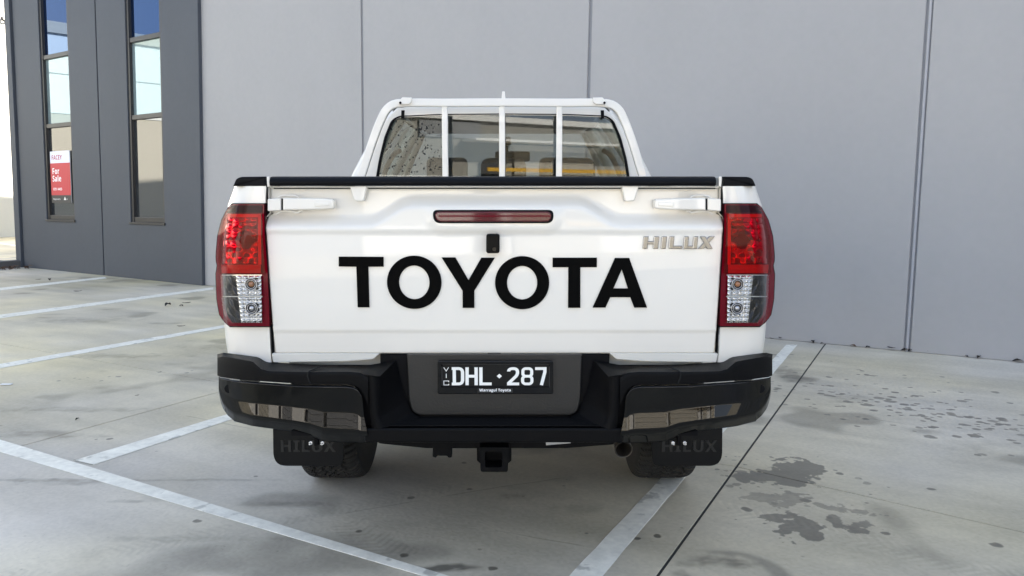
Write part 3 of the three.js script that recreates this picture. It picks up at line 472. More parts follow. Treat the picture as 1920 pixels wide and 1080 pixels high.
  for (const [u, v, c] of [[471, 533, M.amber], [472, 578, M.steel]]) { let [x, y] = at(u, v); const zz = lz(x, y); [x, y] = deep(x, y, zz + 0.02); add('bulb', side(new THREE.SphereGeometry(0.0095, 16, 12).translate(x, y, zz + 0.018), s), c, tl); add('bulb_ring', side(merge([new THREE.TorusGeometry(0.019, 0.0016, 8, 28).translate(x, y, zz + 0.023), new THREE.TorusGeometry(0.0135, 0.0011, 8, 24).translate(x, y, zz + 0.022)]), s), M.steel, tl); add('bulb_bowl', side(cyl(0.019, 0.012, x, y, zz + 0.012, 'z', 24), s), M.darkFoil, tl); }
  add('red_lens', side(shell(400, 513, 4, 4, 0.014, 20, 30), s), M.redGlass, tl);
  add('clear_lens', side(shell(515.5, 606, 12, 9, 0.029, 16, 24), s), M.glass, tl);
}
add('bed_floor', [bx(1.42, 0.04, 1.5, 0, 0.8, -0.82), bx(1.45, 0.5, 0.04, 0, 1.05, -1.56)], M.paint, T);
add('rear_sill', [ext(rounded(poly([[509, 663], [712, 663], [700, 674], [650, 678], [512, 680]], -0.005), 0.004), 0.06, -0.065, 0.003), mirror(ext(rounded(poly([[509, 663], [712, 663], [700, 674], [650, 678], [512, 680]], -0.005), 0.004), 0.06, -0.065, 0.003)), bx(1.4, 0.05, 0.04, 0, 0.725, -0.09)], M.dullPaint, T);

// --- bumper
{
  const bp = part('bumper');
  const ZB = 0.115, wrapX = -0.66, wrapW = 0.24;
  const bz = (x) => { const t = clamp((wrapX - x) / wrapW); return ZB - 0.02 * clamp((-x - 0.35) / 0.3) - 0.16 * (1 - Math.sqrt(Math.max(0, 1 - t * t * 0.985))); };
  const top = [[407.5, 671], [416, 668.5], [430, 670], [474, 678], [488, 691], [503, 696], [575, 697.5], [655, 697], [676, 699], [690, 708]], mid = [[407.5, 704], [414, 707], [450, 712], [559, 719.5], [654, 720], [668, 723], [678, 733], [690, 760]];
  const glossT = [[410, 706], [414, 708], [450, 713.5], [559, 721], [652, 721.5], [664, 724], [672, 729], [677, 738]], glossB = [[410, 735], [413, 752], [418, 766], [427, 779], [438, 788.5], [474, 798], [511, 803], [547, 808], [581, 815], [605, 826], [640, 828.5], [695, 829.5]];
  const X = (u) => Xu(u, 720, 0.09);
  // work in picture columns on a plane near the bumper face, then give every point its depth
  const pt = (u, v, dz = 0) => { const x0 = X(u), z = bz(x0) + dz; return [...at(u, v, z), z]; };
  const rollT = [0]; for (let i = 0; i < 200; i++) { const k = (i + 0.5) / 200, sl = lerp(lerp(0.014, -0.0155, sm(0.44, 0.5, k)), 0.16, sm(0.76, 0.9, k)) - 0.5 * (1 - sm(0, 0.05, k)); rollT.push(rollT[i] + sl / 200); }
  const rollAt = (k) => { const x = clamp(k) * 200, i = Math.min(199, Math.floor(x)); return 0.008 + lerp(rollT[i], rollT[i + 1], x - i); };
  const cols = (a, b, n) => seq(n, 0, 1).map((t) => lerp(a, b, t));
  for (const s of [-1, 1]) {
    const face = grid([407.5, 409, 411, 414, ...cols(418, 676, 50), 681, 686, 690], seq(8), (u, b) => pt(u, lerp(interp(mid, u), interp(top, u), b), b > 0.8 ? -0.03 * (b - 0.8) ** 1.3 : 0), 1.0);
    const back = [[407.5, 664], [420, 661], [484, 669.5], [500, 679], [575, 683], [671, 686], [690, 689]];
    const ledge = grid(cols(407.5, 690, 50), seq(4), (u, b) => { const x0 = X(u), z1 = bz(x0) - 0.004, zz = lerp(z1, Math.min(-0.01, z1 - 0.02), b), v = lerp(interp(top, u), interp(back, u), b); return [...at(u, v, zz), zz]; }, 0.7);
    add('step_cover', side(merge([face, ledge]), s), M.textured, bp);
    add('cover_joint', side(tube([[582, 720], [577, 706], [578, 698], [590, 692], [604, 686]].map(([u, v], i) => pt(u, v, i < 3 ? 0.001 : -0.03 * (i - 2))), 0.0022, 20, 6), s), M.gap, bp);
    // gloss panel: flat above, then rolled under
    const right = (b) => interp([[0, 692], [0.5, 683], [0.9, 679], [1, 677]], b);
    const gl = grid(seq(150), seq(64), (a, b) => {
      const u = lerp(410, right(b), a), v0 = interp(glossB, u), v1 = interp(glossT, Math.min(u, 677)), v = lerp(v0, v1, b);
      const X1 = (v0 - v1) / 60; return pt(u, v, 0.007 - rollAt(1 - b) * X1);
    }, 1.0);
    add('gloss_panel', side(gl, s), M.gloss, bp);
    add('lower_lip', side(grid(cols(438, 695, 30), seq(3), (u, b) => { const v0 = interp(glossB, u); const [x, y, z] = pt(u, v0, -0.07 * 1); return [x, y - 0.002, z - b * 0.12]; }, 0.8), s), M.textured, bp);
    // rounded post between the panel and the recess, and the recess wall
    const e0 = [[689, 706], [691, 740], [694, 780], [700, 820], [701, 830]], e1 = [[712, 706], [713, 740], [715, 780], [727, 803], [740, 806]], e2 = [[742, 676], [752, 720], [762, 750], [772, 772], [790, 782]];
    const pick = (e, b) => { const n = (e.length - 1) * b, i = Math.min(e.length - 2, Math.floor(n)), t = n - i; return [lerp(e[i][0], e[i + 1][0], t), lerp(e[i][1], e[i + 1][1], t)]; };
    const post = grid(seq(8), seq(24), (a, b) => { const p = pick(e0, b), q = pick(e1, b), z = 0.105 + 0.012 * Math.sin(a * Math.PI) - 0.01 * a, u = lerp(p[0], q[0], a), v = lerp(p[1], q[1], a) + 0; return [...at(u, v, z), z]; }, 1.2);
    const wall = grid(seq(10), seq(24), (a, b) => { const p = pick(e1, b), q = pick(e2, b), z = lerp(0.095, 0.0, a), u = lerp(p[0], q[0], a), v = lerp(p[1], q[1], a); return [...at(u, v, z), z]; }, 1.2);
    const shoulder = grid(seq(6), seq(6), (a, b) => { const z = lerp(0.105, 0.0, b), u = lerp(676, lerp(712, 742, b), a), v = lerp(interp([[0, 699], [0.3, 703], [1, 706]], a), lerp(687, 676, a), b); return [...at(u, v, z), z]; }, 1.2);
    add('recess_wall', side(merge([post, wall, shoulder]), s), M.textured, bp);
    for (const [u, v] of [[429, 729], [643, 735]]) { const p = pt(u, v, 0.006); add('parking_sensor', side(merge([new THREE.TorusGeometry(0.0135, 0.0012, 6, 24).translate(...p), cyl(0.013, 0.006, p[0], p[1], p[2] - 0.001, 'z', 24)]).rotateY(0), s), M.black, bp); }
  }
  const yS = Yv(804, 0.11), yL = Yv(829, 0.11);
  add('step_pad', [bx(0.84, 0.012, 0.14, 0, yS - 0.004, 0.035), ...seq(9, -0.02, 0.085).map((z) => rb(0.8, 0.006, 0.006, 0.002, 0, yS + 0.003, z, 2))], M.textured, bp);
  add('front_lip', [rb(0.83, yS - yL + 0.004, 0.03, 0.008, 0, (yS + yL) / 2, 0.098), bx(0.8, 0.02, 0.12, 0, yL + 0.012, 0.03)], M.textured, bp);
  add('back_plate', [bx(0.76, Yv(665, -0.01) - 0.5, 0.02, 0, (Yv(665, -0.01) + 0.5) / 2, -0.02), bx(0.28, 0.17, 0.05, -0.52, Yv(766, 0.05), 0.045), bx(0.28, 0.17, 0.05, 0.52, Yv(766, 0.05), 0.045)], M.black, bp);
  add('plate_holder', ext(rounded(poly([[763, 664.5], [1091, 664.5], [1088, 752], [1080, 778], [776, 778], [767, 752]], 0.004), [0.001, 0.001, 0.03, 0.03, 0.03, 0.03]), 0.02, -0.012, 0.004, 3), std(C(0.014, 0.0135, 0.013), 0.38, 0, { bumpMap: rep(grainTex, 3), bumpScale: 0.0003 }), bp);
}
// --- number plate
{
  const np = part('number_plate'), W = 1024, H = 300, cv = document.createElement('canvas'); cv.width = W; cv.height = H; const c = cv.getContext('2d');
  c.fillStyle = '#0d0e10'; c.fillRect(0, 0, W, H);
  c.strokeStyle = '#f2f2ee'; c.fillStyle = '#f2f2ee'; c.lineWidth = 31; c.lineJoin = 'miter'; c.lineCap = 'butt';
  // picture pixels of the enlarged picture (193..1098 wide) -> canvas
  const X = (x) => (x - 193) / (1098 - 193) * W, Y = (y) => (y - 128) / (366 - 128) * H, st = (f) => { c.beginPath(); f(); c.stroke(); };
  const y0 = Y(164), y1 = Y(316), h = 14;
  st(() => { c.moveTo(X(285), y0 + h); c.lineTo(X(340), y0 + h); c.quadraticCurveTo(X(374), y0 + h, X(374), y0 + 62); c.lineTo(X(374), y1 - 62); c.quadraticCurveTo(X(374), y1 - h, X(340), y1 - h); c.lineTo(X(285), y1 - h); });
  st(() => { c.moveTo(X(306), y0); c.lineTo(X(306), y1); });
  for (const x of [411, 485]) st(() => { c.moveTo(X(x), y0); c.lineTo(X(x), y1); }); st(() => { c.moveTo(X(411), (y0 + y1) / 2); c.lineTo(X(485), (y0 + y1) / 2); });
  st(() => { c.moveTo(X(524), y0); c.lineTo(X(524), y1 - h); c.lineTo(X(612), y1 - h); });
  c.beginPath(); c.moveTo(X(653), Y(239)); c.lineTo(X(675), Y(219)); c.lineTo(X(697), Y(239)); c.lineTo(X(675), Y(259)); c.closePath(); c.fill();
  st(() => { c.moveTo(X(752), y0 + 45); c.quadraticCurveTo(X(752), y0 + h, X(790), y0 + h); c.quadraticCurveTo(X(824), y0 + h, X(824), y0 + 55); c.quadraticCurveTo(X(824), y0 + 85, X(800), y0 + 110); c.lineTo(X(752), y1 - h - 8); c.lineTo(X(752), y1 - h); c.lineTo(X(838), y1 - h); });
  c.lineWidth = 29; st(() => { c.roundRect(X(868), y0 + h, X(940) - X(868), (y1 - y0) / 2 - h, 28); }); st(() => { c.roundRect(X(866), (y0 + y1) / 2, X(942) - X(866), (y1 - y0) / 2 - h, 30); });
  c.lineWidth = 31; st(() => { c.moveTo(X(968), y0 + h); c.lineTo(X(1048), y0 + h); c.lineTo(X(1048), y0 + 50); c.lineTo(X(1020), y1); });
  c.lineWidth = 7; st(() => { c.moveTo(X(220), Y(165)); c.lineTo(X(240), Y(197)); c.lineTo(X(260), Y(165)); }); st(() => { c.moveTo(X(240), Y(218)); c.lineTo(X(240), Y(255)); }); st(() => { c.moveTo(X(260), Y(290)); c.lineTo(X(260), Y(280)); c.lineTo(X(220), Y(280)); c.lineTo(X(220), Y(314)); c.lineTo(X(260), Y(314)); c.lineTo(X(260), Y(304)); });
  c.strokeStyle = '#4a4b4c'; c.lineWidth = 5; c.beginPath(); c.roundRect(14, 14, W - 28, H - 28, 26); c.stroke();
  const tx = new THREE.CanvasTexture(cv); tx.colorSpace = THREE.SRGBColorSpace;
  const [xa, ya] = at(824.5, 679.5, 0.025), [xb, yb] = at(1034, 734.5, 0.025), w = xb - xa, hh = ya - yb;
  const pm = phy(C(1), 0.3, { map: tx, specularIntensity: 0.5 });
  add('plate', [rb(w, hh, 0.004, 0.0015, (xa + xb) / 2, (ya + yb) / 2, 0.021)], std(C(0.012), 0.4), np);
  add('plate_print', new THREE.PlaneGeometry(w - 0.004, hh - 0.004).translate((xa + xb) / 2, (ya + yb) / 2, 0.0245), pm, np);
  const o = rounded(poly([[821, 676.5], [1037, 676.5], [1037, 738], [821, 738]], 0.025), 0.006); o.holes.push(rounded(poly([[826, 681], [1032, 681], [1032, 726.5], [826, 726.5]], 0.025), 0.004));
  add('plate_frame', ext(o, 0.014, 0.018, 0.002, 2), M.gloss, np);
  const cv2 = document.createElement('canvas'); cv2.width = 512; cv2.height = 72; const c2 = cv2.getContext('2d'); c2.fillStyle = '#0b0c0e'; c2.fillRect(0, 0, 512, 72); c2.fillStyle = '#ffffff'; c2.font = 'bold 58px sans-serif'; c2.textAlign = 'center'; c2.fillText('Warragul Toyota', 256, 52, 490);
  const t2 = new THREE.CanvasTexture(cv2); t2.colorSpace = THREE.SRGBColorSpace; const [xc, yc] = at(928.5, 732, 0.033);
  add('frame_print', new THREE.PlaneGeometry(0.115, 0.0155).translate(xc, yc, 0.0328), std(C(1), 0.5, 0, { map: t2 }), np);
  for (const [u, v] of [[829, 724], [829, 685], [1030, 685]]) add('plate_screw', cyl(0.003, 0.004, ...at(u, v, 0.025), 0.026, 'z', 12), M.black, np);
}
// --- hitch, bracket, exhaust, flaps
{
  const th = part('tow_hitch');
  add('cross_beam', ext(rounded(poly([[700, 822], [1160, 822], [1150, 834], [1060, 841], [800, 841], [710, 832]], 0.03), 0.006), 0.09, -0.06, 0.004), M.textured, th);
  const o = rounded(poly([[898.5, 838], [955, 838], [952, 884], [901.5, 884]], 0.075), 0.008); o.holes.push(rounded(poly([[909, 846], [942, 846], [941, 875.5], [910, 875.5]], 0.075), 0.006));
  add('receiver', [ext(o, 0.2, -0.12), ext(rounded(poly([[894, 832], [959, 832], [959, 866], [950, 873], [903, 873], [894, 866]], 0.02), 0.004), 0.012, -0.004), bx(0.075, 0.075, 0.01, Xu(926, 860, -0.1), Yv(860, -0.1), -0.1)], M.textured, th);
  add('socket_bracket', [ext(rounded(poly([[811, 836], [847, 836], [847, 858], [841, 859], [838, 855], [820, 855], [817, 859], [811, 857]], 0.05), 0.003), 0.03, 0.02, 0.003), ext(shape(poly([[806, 828], [852, 828], [849, 838], [809, 838]], 0.05)), 0.04, 0.01)], M.textured, th);
  add('sticker', ext(shape(poly([[1023, 826.5], [1070, 826.5], [1070, 831], [1024, 835]], 0.037)), 0.002, 0.0345), std(C(0.45), 0.6), th);
  const ex = part('exhaust_pipe'), [x, y] = at(1169, 843, -0.02);
  const pipe = new THREE.LatheGeometry([[0.029, -0.5], [0.029, 0], [0.0305, 0.002], [0.0305, 0.0], [0.027, 0], [0.0265, -0.35]].map(([r, h]) => new THREE.Vector2(r, h)), 28).rotateX(Math.PI / 2 + 0.28).translate(x, y, -0.02);
  add('tailpipe', pipe, std(C(0.16, 0.14, 0.12), 0.4, 0.85), ex);
  for (const s of [-1, 1]) {
    const mf = part('mud_flap'), z = -0.5;
    add('flap', side(ext(rounded(poly([[511, 780], [646, 780], [644, 862], [640, 874], [524, 874], [512, 860]], z), [0.002, 0.002, 0.015, 0.015, 0.03, 0.03]), 0.008, z - 0.008, 0.003, 2), s), phy(C(0.006, 0.006, 0.0065), 0.36, { specularIntensity: 0.4 }), mf);
    const tg = new TextGeometry('HILUX', { font, size: 0.038, depth: 0.003, curveSegments: 4 }); tg.computeBoundingBox(); const bw = tg.boundingBox.max.x;
    tg.scale(0.225 / bw, 1.25, 1); const px = s < 0 ? at(524, 847, z)[0] : at(1238, 847, z)[0]; add('embossed_lettering', tg.translate(px, at(524, 847, z)[1], z), std(C(0.008), 0.36), mf);
    for (const u of [583, 605]) add('bolt', side(merge([cyl(0.008, 0.006, ...at(u, 830, z), z + 0.003, 'z', 6), cyl(0.004, 0.022, ...at(u, 830, z), z + 0.01, 'z', 10)]), s), std(C(0.85, 0.85, 0.87), 0.25, 0.9), mf);
    add('flap_stay', side(merge([bx(0.014, 0.05, 0.02, ...at(594, 822, z), z + 0.005)]), s), M.black, mf);
  }
}
// --- wheels, axle, frame rails
{
  const R = 0.385, Wd = 0.255;
  const profile = [[-0.1275, 0.22], [-0.13, 0.28], [-0.133, 0.33], [-0.126, 0.365], [-0.112, 0.379], [-0.1, 0.384], [0.1, 0.384], [0.112, 0.379], [0.126, 0.365], [0.133, 0.33], [0.13, 0.28], [0.1275, 0.22]];
  const tread = (th, x) => {                                           // depth of the pattern at an angle and a place across
    const s = th * R, ax = Math.abs(x); let g = 0;
    for (const c of [-0.066, -0.022, 0.022, 0.066]) { const w = 0.006, zz = c + 0.006 * Math.sign(Math.sin(s * 2 * Math.PI / 0.055 + c * 40)); if (Math.abs(x - zz) < w) g = 1; }
    const per = 0.034, ph = (s + (ax > 0.07 ? ax * 0.35 : x * 0.9) + (x > 0 ? 0.4 * per : 0)) / per; const f = ph - Math.floor(ph); if (f < 0.26) g = Math.max(g, ax > 0.07 ? 1 : 0.75);
    return ax < 0.125 ? g * 0.012 : 0;
  };
  const nA = 560, xs = [-0.1275, -0.132, -0.1335, -0.131, -0.127, ...seq(64, -0.122, 0.122), 0.127, 0.131, 0.1335, 0.132, 0.1275], rs = (i, x) => { if (i < 5) return [0.22, 0.28, 0.32, 0.345, 0.36][i]; const j = xs.length - 1 - i; if (j < 5) return [0.22, 0.28, 0.32, 0.345, 0.36][j]; return R - 0.0185 * (Math.abs(x) / 0.125) ** 8; };
  const tyre = grid(seq(nA), xs.map((_, i) => i), (a, i) => { const th = a * Math.PI * 2, x = xs[i], r = rs(i, x) - (i >= 5 && i < xs.length - 5 ? tread(th, x) : 0); return [x, r * Math.cos(th), r * Math.sin(th)]; }, 0.5);
  const rim = new THREE.LatheGeometry([[0.02, 0.07], [0.06, 0.075], [0.16, 0.045], [0.19, 0.08], [0.22, 0.12], [0.225, 0.1275], [0.215, 0.1], [0.205, -0.1], [0.225, -0.1275], [0.2, -0.12], [0.19, 0.0], [0.05, 0.0]].map(([r, h]) => new THREE.Vector2(r, h)), 40).rotateZ(Math.PI / 2);
  const spokes = merge(seq(5).slice(0, 5).map((t) => rb(0.03, 0.16, 0.06, 0.01, -0.08, 0.12, 0).rotateX(t * Math.PI * 2)));
  const drum = cyl(0.15, 0.12, 0.02, 0, 0, 'x', 30);
  for (const [x, z, s] of [[-0.725, -0.99, 1], [0.725, -0.99, -1], [-0.765, -4.02, 1], [0.765, -4.02, -1]]) {
    const w = part('wheel'); w.position.set(x, R - 0.004, z); w.rotation.set(0.4 * s, 0, 0); if (s < 0) w.rotation.y = Math.PI;
    add('tyre', tyre, M.rubber, w); add('rim', [rim, spokes], std(C(0.35), 0.35, 0.8), w); add('brake_drum', drum, M.under, w);
  }
  add('axle', [cyl(0.045, 1.36, 0, 0.385, -0.99, 'x'), new THREE.SphereGeometry(0.14, 20, 14).scale(1, 1, 0.8).translate(0, 0.385, -0.99), cyl(0.04, 1.4, 0, 0.385, -4.02, 'x')], M.under, T);
  add('chassis', [bx(0.1, 0.12, 4.6, -0.48, 0.6, -2.45), bx(0.1, 0.12, 4.6, 0.48, 0.6, -2.45), bx(1.0, 0.08, 0.1, 0, 0.6, -0.3), bx(1.5, 0.05, 3.2, 0, 0.68, -3.2), bx(0.5, 0.2, 1.0, -0.2, 0.52, -1.9), rb(0.06, 0.05, 1.25, 0.02, -0.56, 0.44, -0.99), rb(0.06, 0.05, 1.25, 0.02, 0.56, 0.44, -0.99), cyl(0.035, 1.7, 0, 0.5, -2.0, 'z')], M.under, T);
}
// --- cab
{
  const cab = part('cab'), zr = -1.64;
  const wp = (l, z = zr) => poly(l, z);
  const yW0 = 1.27, win = [[704.5, 345], [712, 300], [722, 258], [735, 226], [748, 218], [820, 214.5], [944, 213.5], [1066, 214.5], [1136, 217.5], [1149, 226], [1163, 258], [1174, 300], [1181, 345]];
  const sideX = (y) => interp([[0.5, 0.86], [0.9, 0.88], [1.2, 0.84], [1.3, 0.795], [1.45, 0.715], [1.6, 0.64], [1.68, 0.595], [1.73, 0.53]], y);
  const zBack = (y) => zr - 0.0 + 0.02 - 0.16 * clamp((y - 1.2) / 0.5, 0, 1) * 0.3;
  const op = wp(win), Z0 = zr + 0.012;
  // rear wall with the window cut out
  const L = seq(30, 0.62, 1.735).map((y) => [-sideX(y), y]), Rr = [...L].reverse().map(([x, y]) => [-x, y]), rs = shape([...L, ...Rr]);
  const sc = (k) => { const cx = 0.013, cy = 1.5; return op.map(([x, y]) => [cx + (x - cx) * k, cy + (y - cy) * k]); };
  rs.holes.push(rounded(op, 0.02));
  add('rear_wall', ext(rs, 0.05, zr - 0.04, 0.008, 3), M.paint, cab);
  const seal = rounded(sc(1.004), 0.02); seal.holes.push(rounded(sc(0.987), 0.02)); add('window_seal', ext(seal, 0.012, zr + 0.004, 0.002), M.black, cab);
  add('rear_window', ext(rounded(sc(0.993), 0.02), 0.004, zr + 0.002), M.tint, cab);
  // roof, lower body, bonnet
  add('roof', grid(seq(24), seq(24), (a, b) => { const x = lerp(-0.57, 0.57, a), z = lerp(zr, -2.95, b); return [x, 1.752 - 0.05 * (2 * a - 1) ** 4 - 0.03 * (2 * b - 1) ** 4 + 0.012 * Math.sin(b * Math.PI), z]; }, 1.2), M.paint, cab);
  for (const s of [-1, 1]) {
    add('body_side', side(grid(seq(40), seq(20), (a, b) => { const z = lerp(zr, -5.05, a), y = lerp(0.5, interp([[-5.05, 0.95], [-4.6, 1.08], [-3.4, 1.2], [-1.64, 1.26]], z), b), f = sm(-4.6, -5.05, z); return [-(sideX(y) * 1 + 0.02 * Math.sin(b * Math.PI)) + 0.14 * f, y, z]; }, 1.0), s), M.paint, cab);
    const P = (y, z) => [-(sideX(y) - 0.012), y, z];
    for (const g of [tube([P(1.24, -1.68), P(1.5, -1.72), P(1.7, -1.8)], 0.05, 16, 10), tube([P(1.24, -2.6), P(1.7, -2.6)], 0.04, 10, 8), tube([P(1.18, -3.55), P(1.45, -3.2), P(1.71, -2.85)], 0.035, 20, 8)]) add('pillar', side(g, s), M.paint, cab);
    add('roof_rail', side(tube([P(1.715, -1.7), P(1.725, -2.3), P(1.715, -2.9)], 0.035, 16, 8), s), M.paint, cab);
    for (const g of [grid(seq(3), seq(8), (a, b) => P(lerp(1.25, 1.7, b), lerp(lerp(-1.72, -1.84, b), -2.58, a))), grid(seq(3), seq(8), (a, b) => P(lerp(1.25, 1.7, b), lerp(-2.62, lerp(-3.4, -2.9, b), a)))]) add('side_window', side(g, s), M.tint, cab);
    add('door_trim', side(bx(0.06, 0.5, 1.75, -0.74, 1.0, -2.6), s), M.trim, cab);
    add('grab_handle', side(tube([[-0.56, 1.52, -1.86], [-0.6, 1.5, -1.9], [-0.645, 1.42, -1.9], [-0.66, 1.34, -1.86]], 0.014, 16, 8), s), std(C(0.28, 0.2, 0.15), 0.7), cab);
    add('mirror', side(rb(0.16, 0.2, 0.1, 0.03, -0.98, 1.22, -3.2), s), M.paint, cab);
  }
  add('windscreen', grid(seq(12), seq(8), (a, b) => { const y = lerp(1.2, 1.7, b), h = lerp(0.74, 0.56, b), x = lerp(-h, h, a); return [x, y, lerp(-3.55, -2.93, b) + 0.12 * (2 * a - 1) ** 2 - 0.08]; }, 1.2), M.glass, cab);
  add('bonnet', grid(seq(16), seq(16), (a, b) => { const z = lerp(-3.5, -5.1, b), h = lerp(0.82, 0.72, b); return [lerp(-h, h, a), interp([[0, 1.2], [0.7, 1.12], [0.95, 1.02], [1, 0.95]], b) - 0.06 * (2 * a - 1) ** 4, z]; }, 1.2), M.paint, cab);
  add('grille', rb(1.5, 0.5, 0.1, 0.03, 0, 0.72, -5.06), M.black, cab); add('cab_floor', bx(1.6, 0.05, 2.4, 0, 0.72, -2.7), M.fabric, cab);
  add('antenna_fin', grid(seq(10), seq(8), (a, b) => { const w = 0.02 * (1 - b) + 0.005, l = lerp(-1.8, -2.0, a); return [0.0135 + w * Math.sin(a * Math.PI) * (0), 1.74, l]; }), M.paint, cab).visible = true;
  cab.remove(cab.children[cab.children.length - 1]);
  { const [x, y] = at(944, 171.5, -1.75), fin = new THREE.Shape(); fin.moveTo(0, 0); fin.quadraticCurveTo(0.05, 0.09, 0.0, 0.075); fin.moveTo(0, 0);
    const g = ext(rounded([[-0.017, 1.73], [0.017, 1.73], [0.007, y], [-0.007, y]], 0.004), 0.16, -1.9, 0.003, 3).translate(x, 0, 0); add('antenna_fin', g, M.paint, cab); }
  const st = part('seats', cab); cab.remove(st);
  for (const [x, z, n] of [[-0.37, -2.75, 1], [0.37, -2.75, 1]]) { const q = add('front_seat', [rb(0.5, 0.62, 0.14, 0.06, x, 1.02, z), rb(0.5, 0.14, 0.5, 0.05, x, 0.82, z - 0.3), rb(0.27, 0.19, 0.1, 0.04, x, 1.43, z + 0.02), cyl(0.008, 0.12, x - 0.06, 1.33, z), cyl(0.008, 0.12, x + 0.06, 1.33, z)], M.fabric, cab); }
  add('rear_bench', [rb(1.3, 0.56, 0.14, 0.05, 0, 1.02, -1.84), rb(1.3, 0.14, 0.48, 0.05, 0, 0.85, -2.05)], M.fabric, cab);
  for (const x of [0.01, 0.39]) add('headrest', [rb(0.25, 0.15, 0.1, 0.045, x, 1.405, -1.86), cyl(0.008, 0.1, x - 0.06, 1.32, -1.86), cyl(0.008, 0.1, x + 0.06, 1.32, -1.86)], M.fabric, cab);
  add('dashboard', rb(1.44, 0.22, 0.5, 0.08, 0, 1.12, -3.35), M.fabric, cab);
  add('steering_wheel', new THREE.TorusGeometry(0.18, 0.015, 8, 30).rotateX(-0.4).translate(0.37, 1.16, -3.05), M.black, cab);
  add('rear_view_mirror', [rb(0.24, 0.07, 0.03, 0.015, 0.06, 1.545, -2.98), cyl(0.012, 0.09, 0.02, 1.61, -3.0), rb(0.06, 0.06, 0.05, 0.015, 0.02, 1.65, -3.0)], M.black, cab);
  add('headliner', bx(1.12, 0.015, 1.2, 0, 1.7, -2.3), std(C(0.3, 0.29, 0.27), 0.9), cab);
  // rain drops on the glass, thickest on the left
  const dg = []; for (let k = 0; k < 190; k++) { const u = 712 + 125 * Math.pow(rnd(), 0.9), v = rr(222, 328); const lim = interp([[222, 738], [258, 724], [300, 714], [328, 710]], v); if (u < lim + 3) continue; const [x, y] = at(u, v, zr), r = rr(0.0018, 0.0042); dg.push(new THREE.SphereGeometry(r, 8, 6).scale(1, 1.25, 0.6).translate(x, y, zr + 0.0068)); }
  add('rain_drops', dg, phy(C(0.02), 0.3, { specularIntensity: 0.4 }), cab).userData.kind = 'stuff';
}
// --- ladder rack behind the cab
{
  const hb = part('ladder_rack'), z = -1.48, A = (l) => l.map(([u, v]) => [...at(u, v, z), z]);
  const pts = A([[674.5, 345], [683, 314], [700, 262], [714, 226], [724, 207], [737, 196.5], [755, 193.5], [840, 193], [944, 192.5], [1050, 193], [1130, 193.5], [1147, 196.5], [1160, 206], [1170, 225], [1184, 262], [1200, 314], [1208, 345]]);
  const p0 = pts[0], p1 = pts[pts.length - 1];
  const path = new THREE.CatmullRomCurve3([[p0[0] - 0.02, 0.86, z], ...pts, [p1[0] + 0.02, 0.86, z]].map((p) => new THREE.Vector3(...p)), false, 'centripetal');
  const sq = new THREE.Shape(); { const a = 0.0195, b = 0.02, r = 0.008; const q = rounded([[-a, -b], [a, -b], [a, b], [-a, b]], r); sq.copy(q); }
  add('rack_frame', new THREE.ExtrudeGeometry(sq, { steps: 160, curveSegments: 4, extrudePath: path }), M.paint, hb);
  for (const u of [834.5, 941.5, 1048.5]) { const [x] = at(u, 260, z), yt = at(u, 199, z)[1]; add('rack_bar', rb(0.03, yt - 0.85, 0.03, 0.006, x, (yt + 0.85) / 2, z - 0.004), M.paint, hb); }
  for (const s of [0, 1]) {
    const Mx = (l) => poly(s ? l.map(([u, v]) => [1884 - u, v]) : l, z);
    add('rack_mount', ext(rounded(Mx([[756, 184], [774, 184.5], [773, 193], [768, 197], [750, 197.5], [748, 192]]), 0.004), 0.03, z + 0.008, 0.003), M.paint, hb);
    add('bolt', cyl(0.006, 0.008, ...at(s ? 1133 : 751, 193, z + 0.035), z + 0.04, 'z', 10), M.black, hb);
    add('black_strap', ext(shape(Mx([[746.5, 202], [753, 202], [752, 218], [746, 218]])), 0.004, z - 0.12), M.black, hb);
  }
}

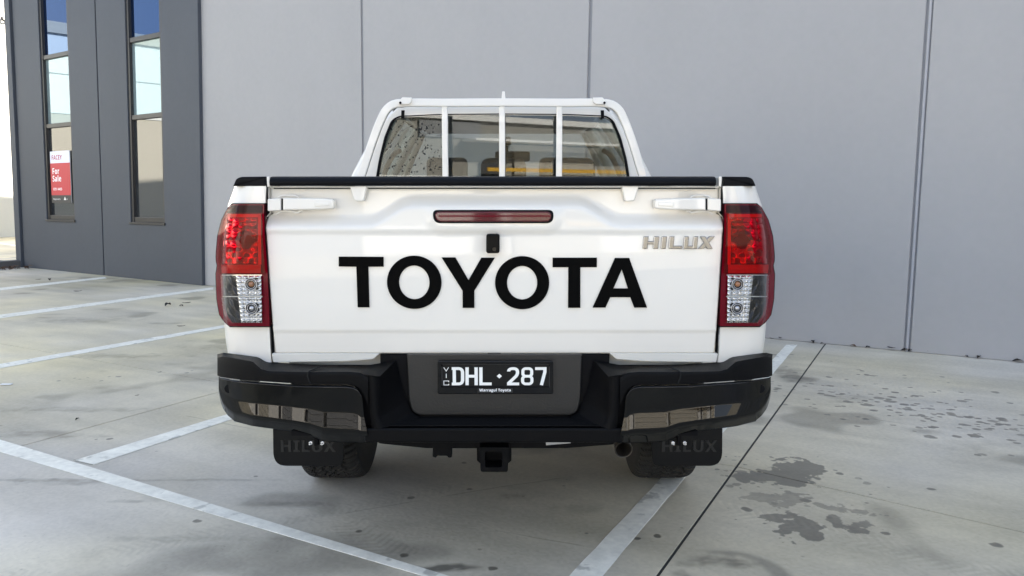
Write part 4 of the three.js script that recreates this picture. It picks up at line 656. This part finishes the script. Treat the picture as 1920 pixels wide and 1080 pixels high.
// ------------------------------------------------------------------ leaves and small litter
{
  const leafG = (k) => { const s = new THREE.Shape(); s.moveTo(-0.5, 0); s.quadraticCurveTo(-0.1, 0.36, 0.5, 0); s.quadraticCurveTo(-0.1, -0.36, -0.5, 0); const g = new THREE.ExtrudeGeometry(s, { depth: 0.02, bevelEnabled: false, curveSegments: 6 }).rotateX(-Math.PI / 2); const p = g.attributes.position; for (let i = 0; i < p.count; i++) p.setY(i, p.getY(i) + 0.25 + k * (p.getZ(i) ** 2) * 2 - 0.9 * p.getX(i) ** 2 * (k > 0.7 ? -0.6 : 1)); g.computeVertexNormals(); return g; };
  const G = [leafG(0.6), leafG(1.0)], mats = [std(C(0.045, 0.03, 0.02), 0.8), std(C(0.09, 0.05, 0.03), 0.8), std(C(0.02, 0.017, 0.015), 0.8)];
  const leaf = (u, v, size, label, group, m = 0) => { const [x, z] = gr(u, v), o = add('dead_leaf', G[Math.floor(rnd() * 2)], mats[m], scene); o.position.set(x, 0.004, z); o.scale.setScalar(size); o.rotation.y = rnd() * 6.28; tag(o, label, 'leaf', group); };
  for (const [u, v, s] of [[1447, 638.5, .05], [1463, 638, .06], [1524, 643.5, .075], [1541, 645.5, .04], [1600, 650.5, .06], [1627, 653, .055], [1671, 657.5, .07], [1697, 659, .075], [1706, 660, .07], [1742, 662.5, .05], [1812, 670, .045], [1835, 672.5, .075], [1908, 679.5, .08]]) leaf(u, v, s, 'dry dark leaf lying along the foot of the pale wall', 'dry leaves along the foot of the pale wall', rnd() < 0.3 ? 1 : 2);
  for (const [u, v, s] of [[93, 526.5, .12], [72, 527.5, .08], [146, 551, .1], [315, 574, .13], [350, 573.5, .1], [340, 575, .07], [340, 617, .08], [145, 788, .035], [257, 745, .03]]) leaf(u, v, s, 'dry brown leaf lying on the open concrete bays', 'dry leaves scattered over the concrete bays', 2);
  for (let k = 0; k < 22; k++) leaf(rr(0, 62), rr(497, 507), rr(.08, .18), 'reddish dead leaf drifted against the dark kerb', 'dead leaves drifted against the kerb', 1);
  const w = add('litter_scrap', rb(0.075, 0.004, 0.03, 0.0018, 0, 0.004, 0), std(C(0.8), 0.7), scene); const [x, z] = gr(12, 722); w.position.set(x, 0.002, z); tag(w, 'small white scrap lying alone on the concrete near the long bay line', 'litter');
}
renderer.render(scene, camera);
